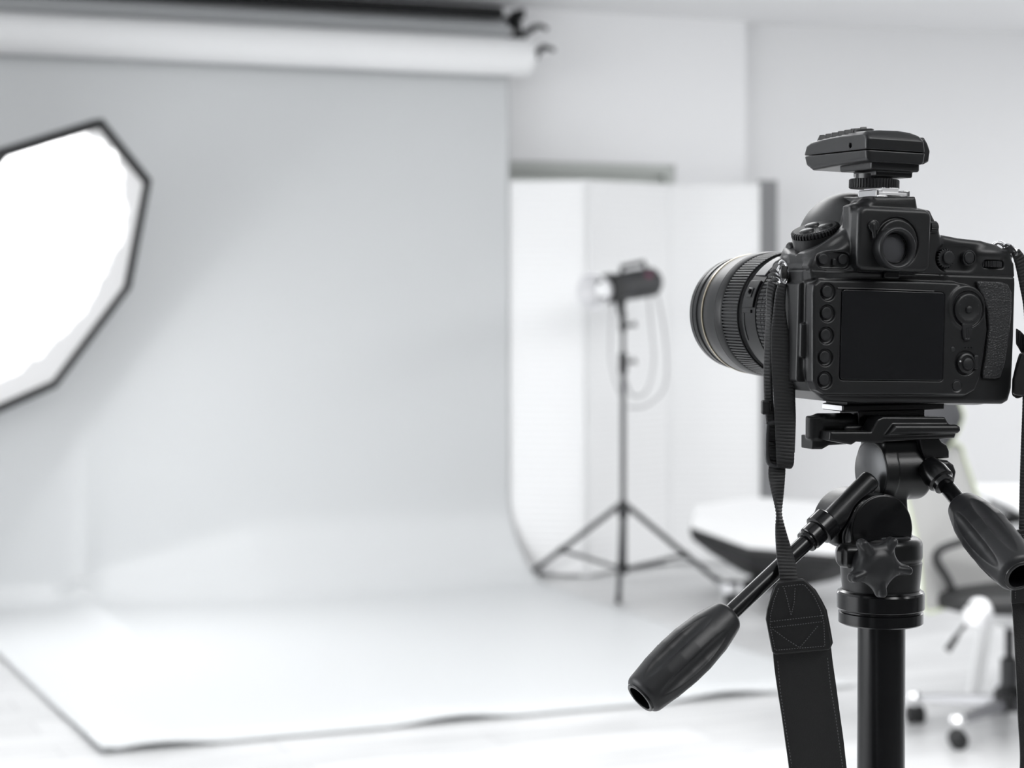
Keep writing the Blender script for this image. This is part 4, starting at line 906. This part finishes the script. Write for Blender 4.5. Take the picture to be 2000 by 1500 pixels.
# quick release plate and pad
mb = MB(); pl = [(-34.5, -13), (35, -13), (37, -8), (37, 12), (34, 14), (-32, 14), (-34.5, 11)]
mb.loft([[Vector((x, y, 0.0)) for x, y in pl], [Vector((x, y, 3.9)) for x, y in pl]]); qp = tt(mb, 'quick_release_plate', M['tripod'], bevel=0.0009)
mb = MB(); mb.bx((-22, -9, -9.5), (24, 12, 0.2)); tt(mb, 'plate_wedge', M['anod'], bevel=0.0006)
mb = MB(); mb.bx((-31, -11, 3.7), (33, 13, 6.3)); tt(mb, 'rubber_pad', M['button'], bevel=0.0004)
mb = MB(); mb.bx((-34.95, -11.5, 0.5), (-34.4, 10.5, 3.5)); o = tt(mb, 'plate_edge', M['silver'], bevel=0.0002); o['label'] = 'bright worn end of the plate'
# ---- pan handles
def handle(p_rod, p_near, p_far, collar=True, rodr=4.9, twist=0.0):
    rod0, g0, g1 = [t3(*q) for q in (p_rod, p_near, p_far)]; ax = (g1-g0); L = ax.length; ax.normalize()
    rod0 = g0-ax*((g0-rod0).dot(ax))
    mb = MB(); mb.tube([rod0, g0+ax*6], rodr, 32)
    rod = tt(mb, 'pan_handle', M['anod'], smooth=True, angle=40)
    # grip in its own frame (z along the axis)
    v = V((-20, -20, -2), (20, 20, L+4), 0.42)
    t = v.Z/L; rad = np.sqrt(v.X**2+v.Y**2)
    prof_t = [-0.05, 0, 0.03, 0.10, 0.25, 0.45, 0.60, 0.75, 0.9, 1.0, 1.05]; prof_r = [8.6, 9.0, 9.6, 11.0, 13.6, 15.4, 15.5, 14.6, 12.8, 11.6, 11.4]
    Rr = np.interp(np.clip(t, -0.05, 1.05), prof_t, prof_r).astype(np.float32)
    d = v.ext(rad-Rr, v.Z, 0, L, 3.6)
    q = ax.to_track_quat('Z', 'Y'); vw = q.inverted() @ (RT.transposed() @ (EYE-OT)-(g0+g1)/2000); a0_ = math.atan2(vw.y, vw.x)+twist
    for k in range(6):
        a = 2*pi*k/6+pi/6+a0_; uu = v.X*cos(a)+v.Y*sin(a); ww = -v.X*sin(a)+v.Y*cos(a); ph_ = np.clip((t-0.16)/0.78, 0, 1)
        dp_ = 3.5*np.maximum(np.sin(pi*ph_), 0)**0.8-0.4
        d = sub(d, (np.sqrt((uu-(Rr+5.6-dp_))**2+ww*ww)-5.6)*0.9, 0.3)
    d = sub(d, v.cyl((0, 0, 0), 'Z', 7.6, L-16, L+10, 0.5), 1.2)
    q = ax.to_track_quat('Z', 'Y')
    gr = v.mesh(d, 'handle_grip', M['grip'], rod)
    gr.location = g0/1000; gr.rotation_mode = 'QUATERNION'; gr.rotation_quaternion = q
    v2 = V((-12, -12, L-18), (12, 12, L+4), 0.4)
    li = v2.cyl((0, 0, 0), 'Z', 9.6, L-15, L+0.9, 0.8); li = sub(li, v2.cyl((0, 0, 0), 'Z', 7.4, L-13, L+8, 0.4), 0.4)
    lp = v2.mesh(li, 'grip_end_ring', M['anod'], rod); lp.location = gr.location; lp.rotation_mode = 'QUATERNION'; lp.rotation_quaternion = q
    if collar:
        mb = MB(); mb.lathe(rod0, ax, [(-9.0, 8.2), (-8.0, 9.2), (0, 9.2), (0.6, 8.4), (0.7, 7.2), (7.5, 7.2), (8.2, 6.6), (8.4, 6.0), (9.4, 6.0), (9.6, 6.8), (11, 6.6), (11.2, 5)], 48); tt(mb, 'rod_collar', M['anod'], smooth=True, angle=35)
    return rod
h1 = handle((1585, 1042, 1.187), (1408, 1199, 1.158), (1232, 1364, 1.130))
h2 = handle((1812, 930, 1.203), (1860, 985, 1.187), (1975, 1125, 1.128), collar=False)
rod0 = t3(1812, 930, 1.203); rd1 = t3(1860, 985, 1.187); axh = (rd1-rod0).normalized()
mb = MB(); mb.lathe(rod0, axh, [(-9, 7.0), (-1, 8.4), (4.5, 8.2), (5.2, 7.2), (5.5, 6.6), (8.2, 6.6), (8.5, 5.6)], 48); tt(mb, 'rod_collar', M['anod'], smooth=True, angle=35)
# ---- shoulder and legs below the picture
mb = MB(); mb.lathe((0, 0, -560), (0, 0, 1), [(0, 22), (4, 40), (40, 42), (48, 24), (70, 20)], 48); tt(mb, 'shoulder', M['tripod'], smooth=True, angle=40)
for k in range(3):
    an = radians(90+120*k); dr_ = Vector((cos(an), sin(an), 0)); zf = -OT.z*1000
    mb = MB(); mb.tube([dr_*38+Vector((0, 0, -530)), dr_*200+Vector((0, 0, -530+(zf+530)*0.42))], 13, 20); lgx = tt(mb, 'leg', M['anod'], smooth=True, angle=40)
    mb = MB(); mb.tube([dr_*195+Vector((0, 0, -530+(zf+530)*0.41)), dr_*420+Vector((0, 0, zf+14))], 10, 20); tt(mb, 'leg_section', M['tripod'], parent=lgx, smooth=True, angle=40)
    mb = MB(); mb.lathe(dr_*421+Vector((0, 0, zf)), (0, 0, 1), [(0, 15), (4, 17), (20, 13), (24, 8)], 28); tt(mb, 'rubber_foot', M['button'], parent=lgx, smooth=True, angle=40)

# ================================================================== CAMERA STRAP
strap = empty('camera_strap', P(1522, 545, 1.20), None, 'black camera strap hanging from the camera, ribbed webbing and leather pad', 'camera strap')
SO = P(1522, 545, 1.20)
def ribbon(name, stations, thick, m, rib=0.0, pitch=1.5, parent=strap, facing=None, nw=8, edge=0.0, wav=0.0):
    """stations: (lx, ly, rx, ry, d_left, d_right): edges of the band as seen, at real distances"""
    Ls = spline([P(a, b_, dl_) for a, b_, c_, e_, dl_, dr_ in stations], 24); Rs = spline([P(c_, e_, dr_) for a, b_, c_, e_, dl_, dr_ in stations], 24)
    # resample evenly
    cen_ = [(l+r)/2 for l, r in zip(Ls, Rs)]; acc = [0]
    for i in range(1, len(cen_)): acc.append(acc[-1]+(cen_[i]-cen_[i-1]).length)
    step = pitch/1000/10 if rib else 0.0015
    n = max(2, int(acc[-1]/step)); A = np.array(acc); tq = np.linspace(0, acc[-1], n)
    La = np.array([list(p) for p in Ls]); Ra = np.array([list(p) for p in Rs])
    L2 = np.stack([np.interp(tq, A, La[:, k]) for k in range(3)], 1); R2_ = np.stack([np.interp(tq, A, Ra[:, k]) for k in range(3)], 1)
    C2 = (L2+R2_)/2; T = np.gradient(C2, axis=0); T /= np.linalg.norm(T, axis=1)[:, None]+1e-12
    W = R2_-L2; Nn = np.cross(W, T); Nn /= np.linalg.norm(Nn, axis=1)[:, None]+1e-12
    for i in range(1, n):
        if Nn[i] @ Nn[i-1] < 0: Nn[i] = -Nn[i]
    vs = []; ring_n = 2*(nw+1)
    for i in range(n):
        ph = tq[i]/(pitch/1000)*2*pi; rr = rib*abs(sin(ph/2))**0.7 if rib else 0
        ew = 1+(edge*(rr/rib) if rib else 0)
        for side_ in (1, -1):
            for j in range(nw+1):
                s_ = j/nw if side_ == 1 else 1-j/nw
                e_ = (1-abs(2*s_-1)**6)
                p = C2[i]+W[i]*(s_-0.5)*ew+Nn[i]*side_*((thick/2000)*(0.55+0.45*e_)+rr/1000*e_)
                vs.append(tuple(p-np.array(SO)) if parent is strap else tuple(p))
    fs_ = []
    for i in range(n-1):
        for k in range(ring_n):
            k2 = (k+1) % ring_n; fs_.append((i*ring_n+k, i*ring_n+k2, (i+1)*ring_n+k2, (i+1)*ring_n+k))
    fs_.append(tuple(range(ring_n))); fs_.append(tuple((n-1)*ring_n+k for k in range(ring_n)))
    b_ = MB(); b_.v = vs; b_.f = fs_; return b_.build(name, m, parent, smooth=True, angle=60)
DA = 1.186
# band at the back (from the lug down through keeper and slider)
ribbon('webbing', [(1500, 548, 1517, 556, 1.196, 1.192), (1497, 575, 1512, 580, 1.196, 1.192), (1497, 620, 1508, 622, 1.196, 1.190), (1494, 660, 1508, 662, 1.194, 1.190), (1492, 720, 1508, 722, 1.194, 1.190), (1493, 780, 1510, 781, 1.192, 1.190), (1497, 830, 1516, 832, 1.191, 1.190), (1500, 880, 1520, 882, 1.190, 1.189), (1501, 906, 1526, 908, 1.189, 1.188)], 1.2, M['web'], 0.55, 2.0, edge=0.03)
# front band
ribbon('webbing', [(1524, 552, 1536, 556, 1.188, 1.186), (1516, 566, 1535, 572, 1.187, 1.185), (1511, 600, 1534, 603, 1.185, 1.184), (1507, 650, 1540, 652, 1.183, 1.183), (1507, 700, 1546, 704, 1.182, 1.182), (1511, 770, 1549, 772, 1.182, 1.182), (1514, 830, 1552, 832, 1.182, 1.182), (1516, 880, 1551, 884, 1.182, 1.182), (1517, 900, 1550, 905, 1.183, 1.183), (1518, 910, 1546, 914, 1.186, 1.186)], 1.3, M['web'], 0.55, 2.0, edge=0.03)
# tail end behind the front band
ribbon('webbing', [(1537, 676, 1551, 678, 1.190, 1.190), (1540, 720, 1553, 722, 1.190, 1.190), (1541, 770, 1553, 772, 1.190, 1.190), (1541, 820, 1554, 822, 1.189, 1.189), (1538, 880, 1552, 884, 1.188, 1.188)], 1.2, M['web'], 0.5, 2.0, edge=0.03)
# twist
ribbon('webbing', [(1503, 900, 1534, 903, 1.188, 1.188), (1501, 925, 1533, 926, 1.186, 1.188), (1505, 950, 1531, 951, 1.182, 1.187), (1512, 978, 1528, 979, 1.176, 1.186), (1517.5, 1003, 1525, 1003, 1.172, 1.185), (1515.5, 1030, 1532, 1030, 1.170, 1.181), (1516, 1060, 1541, 1060, 1.168, 1.176), (1518, 1090, 1551, 1091, 1.166, 1.170), (1522, 1118, 1556, 1118, 1.164, 1.166), (1525, 1145, 1560, 1144, 1.163, 1.163)], 1.4, M['web'], 0.55, 2.0, edge=0.03)
def sbox(a, b_, dd, thick, name, m, bev=0.0008, rim=None):
    (x0_, y0_), (x1_, y1_) = a, b_; q = [P(x0_, y0_, dd), P(x1_, y0_, dd), P(x1_, y1_, dd), P(x0_, y1_, dd)]
    q = [p-SO for p in q]; mb = MB(); mb.loft([q, [p+FWD*thick for p in q]]); return mb.build(name, m, strap, bevel=bev)
sbox((1488.5, 783), (1505, 810), 1.186, 0.008, 'keeper_loop', M['leather'], 0.001)
# slider buckle: a rounded frame
q = [P(x, y, 1.187)-SO for x, y in ((1500, 828), (1528, 828), (1531, 868), (1528, 906), (1502, 905), (1498, 868), (1500, 828))]
MB().tube(spline(q, 6), 0.0014, 12, caps=False).build('slider_buckle', M['gunmetal'], strap, smooth=True)
MB().tube([P(1499, 866, 1.187)-SO, P(1530, 866, 1.187)-SO], 0.0012, 10).build('slider_bar', M['anod'], strap, smooth=True)
# metal clip at the left lug
q = [P(x, y, d_)-SO for x, y, d_ in ((1524, 520, 1.197), (1519, 530, 1.196), (1520, 545, 1.193), (1527, 553, 1.191), (1536, 548, 1.191), (1539, 530, 1.194), (1535, 515, 1.197), (1527, 511, 1.198), (1522, 517, 1.198))]
sr = MB().tube(spline(q, 6), 0.0011, 12, caps=False).build('split_ring', M['chrome'], strap, smooth=True)
q = [P(x, y, d_)-SO for x, y, d_ in ((1526, 528, 1.193), (1523, 545, 1.190), (1528, 556, 1.188), (1535, 553, 1.188), (1537, 538, 1.190), (1533, 526, 1.192), (1527, 525, 1.193))]
MB().tube(spline(q, 6), 0.0010, 12, caps=False).build('split_ring', M['chrome'], strap, smooth=True)
ribbon('ring_cover', [(1526, 520, 1539, 522, 1.189, 1.189), (1525, 532, 1538, 534, 1.187, 1.187), (1525, 543, 1539, 545, 1.187, 1.187)], 2.0, M['leather'])
for k, (a, b_, e) in enumerate(((1503, 528, 1520), (1500, 536, 1522), (1506, 545, 1524))):
    ribbon('thread_tie', [(a, b_, a+4, b_+5, 1.196, 1.196), (a+9, b_-3, a+12, b_+3, 1.190, 1.190), (e, b_+4, e+3, b_+9, 1.189, 1.189)], 0.8, M['web'])
def cam_prism(name, outline, dd, thick, m, parent, tilt=0.0, bev=0.0008, y0=0):
    """flat piece cut to an outline, of real thickness, hanging at distance dd; tilt = metres of depth per 1000 px down"""
    f_ = [P(x, y, dd+tilt*(y-y0)/1000)-SO for x, y in outline]; mb = MB(); mb.loft([f_, [p+FWD*thick for p in f_]]); return mb.build(name, m, parent, bevel=bev, seg=3)
tab_o = [(1519, 1138), (1540, 1134), (1569, 1131), (1576, 1136), (1590, 1152), (1602, 1172), (1612, 1192), (1618, 1222), (1624, 1256), (1623, 1266), (1619, 1270), (1570, 1274), (1514, 1279), (1509, 1274), (1503, 1244), (1496.5, 1210), (1499, 1190), (1505, 1168), (1513, 1146)]
tab = cam_prism('leather_tab', tab_o, 1.158, 0.0042, M['leather'], strap, 0.02, 0.0010, 1138)
sh = [(x+3.0*(1 if x > 1560 else 0)+0.5, y+1) for x, y in tab_o]
cam_prism('leather_backing', [(x+(3.5 if 1150 < y < 1262 and x > 1575 else 0), y) for x, y in tab_o], 1.1615, 0.003, M['leather'], strap, 0.02, 0.0009, 1138)
def stitches(lines, dd, tilt, y0, parent, step=5.2, off=0.0):
    mb = MB()
    for ln in lines:
        for i in range(len(ln)-1):
            (xa, ya), (xb, yb) = ln[i], ln[i+1]; L = math.hypot(xb-xa, yb-ya); n = max(1, int(round(L/step)))
            for k in range(n):
                t0, t1 = (k+0.22)/n, (k+0.72)/n; q = []
                for t_ in (t0, t1):
                    x_, y_ = xa+(xb-xa)*t_, ya+(yb-ya)*t_; q.append(P(x_, y_, dd+tilt*(y_-y0)/1000-0.0002)-SO)
                mb.tube(q, 0.00023, 6)
    return mb.build('stitching', M['stitch'], parent, smooth=True)
stitches([[(1527, 1146), (1560, 1142), (1571, 1142), (1589, 1163), (1602, 1190), (1609, 1215), (1611, 1262), (1514, 1270), (1504, 1222), (1505, 1200), (1512, 1172), (1521, 1148)], [(1531, 1147), (1538, 1172), (1545, 1202), (1551, 1178), (1553, 1147)], [(1505, 1214), (1610, 1202)], [(1506, 1226), (1607, 1214)], [(1508, 1228), (1538, 1250), (1562, 1265), (1598, 1222)]], 1.1576, 0.02, 1138, tab)
pad_l = [(1509, 1262, 1622, 1256, 1.168, 1.168), (1512, 1300, 1626, 1292, 1.169, 1.169), (1519, 1350, 1633, 1342, 1.169, 1.171), (1527, 1400, 1640, 1395, 1.169, 1.172), (1534, 1450, 1647, 1445, 1.170, 1.172), (1541, 1500, 1653, 1498, 1.170, 1.172), (1556, 1620, 1668, 1618, 1.170, 1.172), (1580, 1850, 1690, 1850, 1.17, 1.172), (1615, 2150, 1724, 2120, 1.165, 1.167), (1680, 2360, 1760, 2270, 1.16, 1.162), (1810, 2440, 1815, 2325, 1.16, 1.16), (1940, 2360, 1860, 2270, 1.17, 1.165), (2020, 2150, 1912, 2120, 1.18, 1.18), (2060, 1850, 1950, 1850, 1.19, 1.19), (2086, 1620, 1976, 1620, 1.20, 1.20)]
ribbon('shoulder_pad', pad_l[:7]+pad_l[7:], 3.0, M['pad'], nw=14)
pad_r = [(2086, 1620, 1976, 1620, 1.20, 1.20), (2100, 1500, 1992, 1500, 1.205, 1.205), (2098, 1400, 1988, 1400, 1.21, 1.21), (2096, 1330, 1985, 1330, 1.21, 1.21), (2092, 1230, 1980, 1230, 1.215, 1.215), (2086, 1160, 1974, 1160, 1.215, 1.215)]
ribbon('shoulder_pad', pad_r, 3.0, M['pad'], nw=14)
stitches([[(1519, 1290), (1524, 1350), (1533, 1410), (1547, 1500)], [(1616, 1284), (1622, 1340), (1632, 1400), (1646, 1500)]], 1.1668, 0.012, 1280, strap, 6.5)
tab_r = [(1986, 1036), (2000, 1033), (2036, 1035), (2052, 1055), (2066, 1090), (2080, 1150), (2086, 1175), (1976, 1180), (1975, 1120), (1978, 1065)]
tabr = cam_prism('leather_tab', tab_r, 1.208, 0.0042, M['leather'], strap, 0.01, 0.0010, 1036)
stitches([[(1991, 1044), (1985, 1066), (1982, 1110), (1983, 1170)], [(1991, 1044), (2030, 1043)], [(1999, 1046), (2004, 1080)]], 1.2076, 0.01, 1036, tabr)
ribbon('webbing', [(1998, 742, 2022, 744, 1.212, 1.212), (1997, 800, 2022, 800, 1.212, 1.212), (1994, 880, 2024, 880, 1.212, 1.212), (1992, 950, 2026, 950, 1.212, 1.212), (1991, 1000, 2027, 1000, 1.212, 1.212), (1990, 1050, 2027, 1050, 1.212, 1.212)], 1.3, M['web'], 0.55, 2.0, edge=0.03)
# right lug, rings and upper webbing
def sp3(pts, r, name, m, n=10, caps=False): return MB().tube(spline([P(*q)-SO for q in pts], 6), r, n, caps=caps).build(name, m, strap, smooth=True)
sp3([(1944, 480, 1.232), (1948, 474, 1.229), (1956, 474, 1.227), (1965, 482, 1.226), (1963, 489, 1.228), (1953, 487, 1.231), (1944, 481, 1.232)], 0.0010, 'split_ring', M['chrome'])
sp3([(1960, 481, 1.226), (1970, 478, 1.224), (1984, 489, 1.222), (1984, 499, 1.222), (1972, 496, 1.224), (1960, 483, 1.226)], 0.0010, 'split_ring', M['chrome'])
mb = MB(); mb.loft([[P(x, y, 1.2185)-SO for x, y in ((1966, 484), (1974, 477), (1982, 485), (1974, 494))], [P(x, y, 1.2215)-SO for x, y in ((1966, 484), (1974, 477), (1982, 485), (1974, 494))]]); mb.build('ring_cover', M['headgrey'], strap, bevel=0.0005)
ribbon('webbing', [(1976, 495, 1990, 486, 1.222, 1.222), (1981, 510, 2000, 499, 1.222, 1.222), (1986, 530, 2010, 520, 1.222, 1.222), (1992, 560, 2018, 552, 1.222, 1.222), (1999, 600, 2026, 594, 1.222, 1.222), (2002, 660, 2030, 660, 1.22, 1.22), (2000, 720, 2030, 722, 1.218, 1.218), (1996, 770, 2024, 772, 1.216, 1.216)], 1.3, M['web'], 0.55, 2.0, edge=0.03)
ribbon('webbing', [(1985, 672, 1985, 642, 1.226, 1.226), (1992, 684, 1996, 650, 1.224, 1.224), (2002, 705, 2010, 670, 1.222, 1.222), (2012, 740, 2028, 716, 1.220, 1.220)], 1.3, M['web'], 0.55, 2.0, edge=0.03)
cam_prism('keeper_loop', [(1995, 690), (2003, 689), (2030, 692), (2030, 740), (2024, 775), (1984, 772), (1980, 766), (1981, 742), (1988, 712)], 1.207, 0.006, M['leather'], strap, 0.0, 0.0012, 0)
ribbon('webbing', [(1977, 762, 1979, 772, 1.216, 1.216), (1985, 768, 1987, 778, 1.214, 1.214), (1996, 764, 1999, 774, 1.213, 1.213)], 1.3, M['web'], 0.55, 2.0)
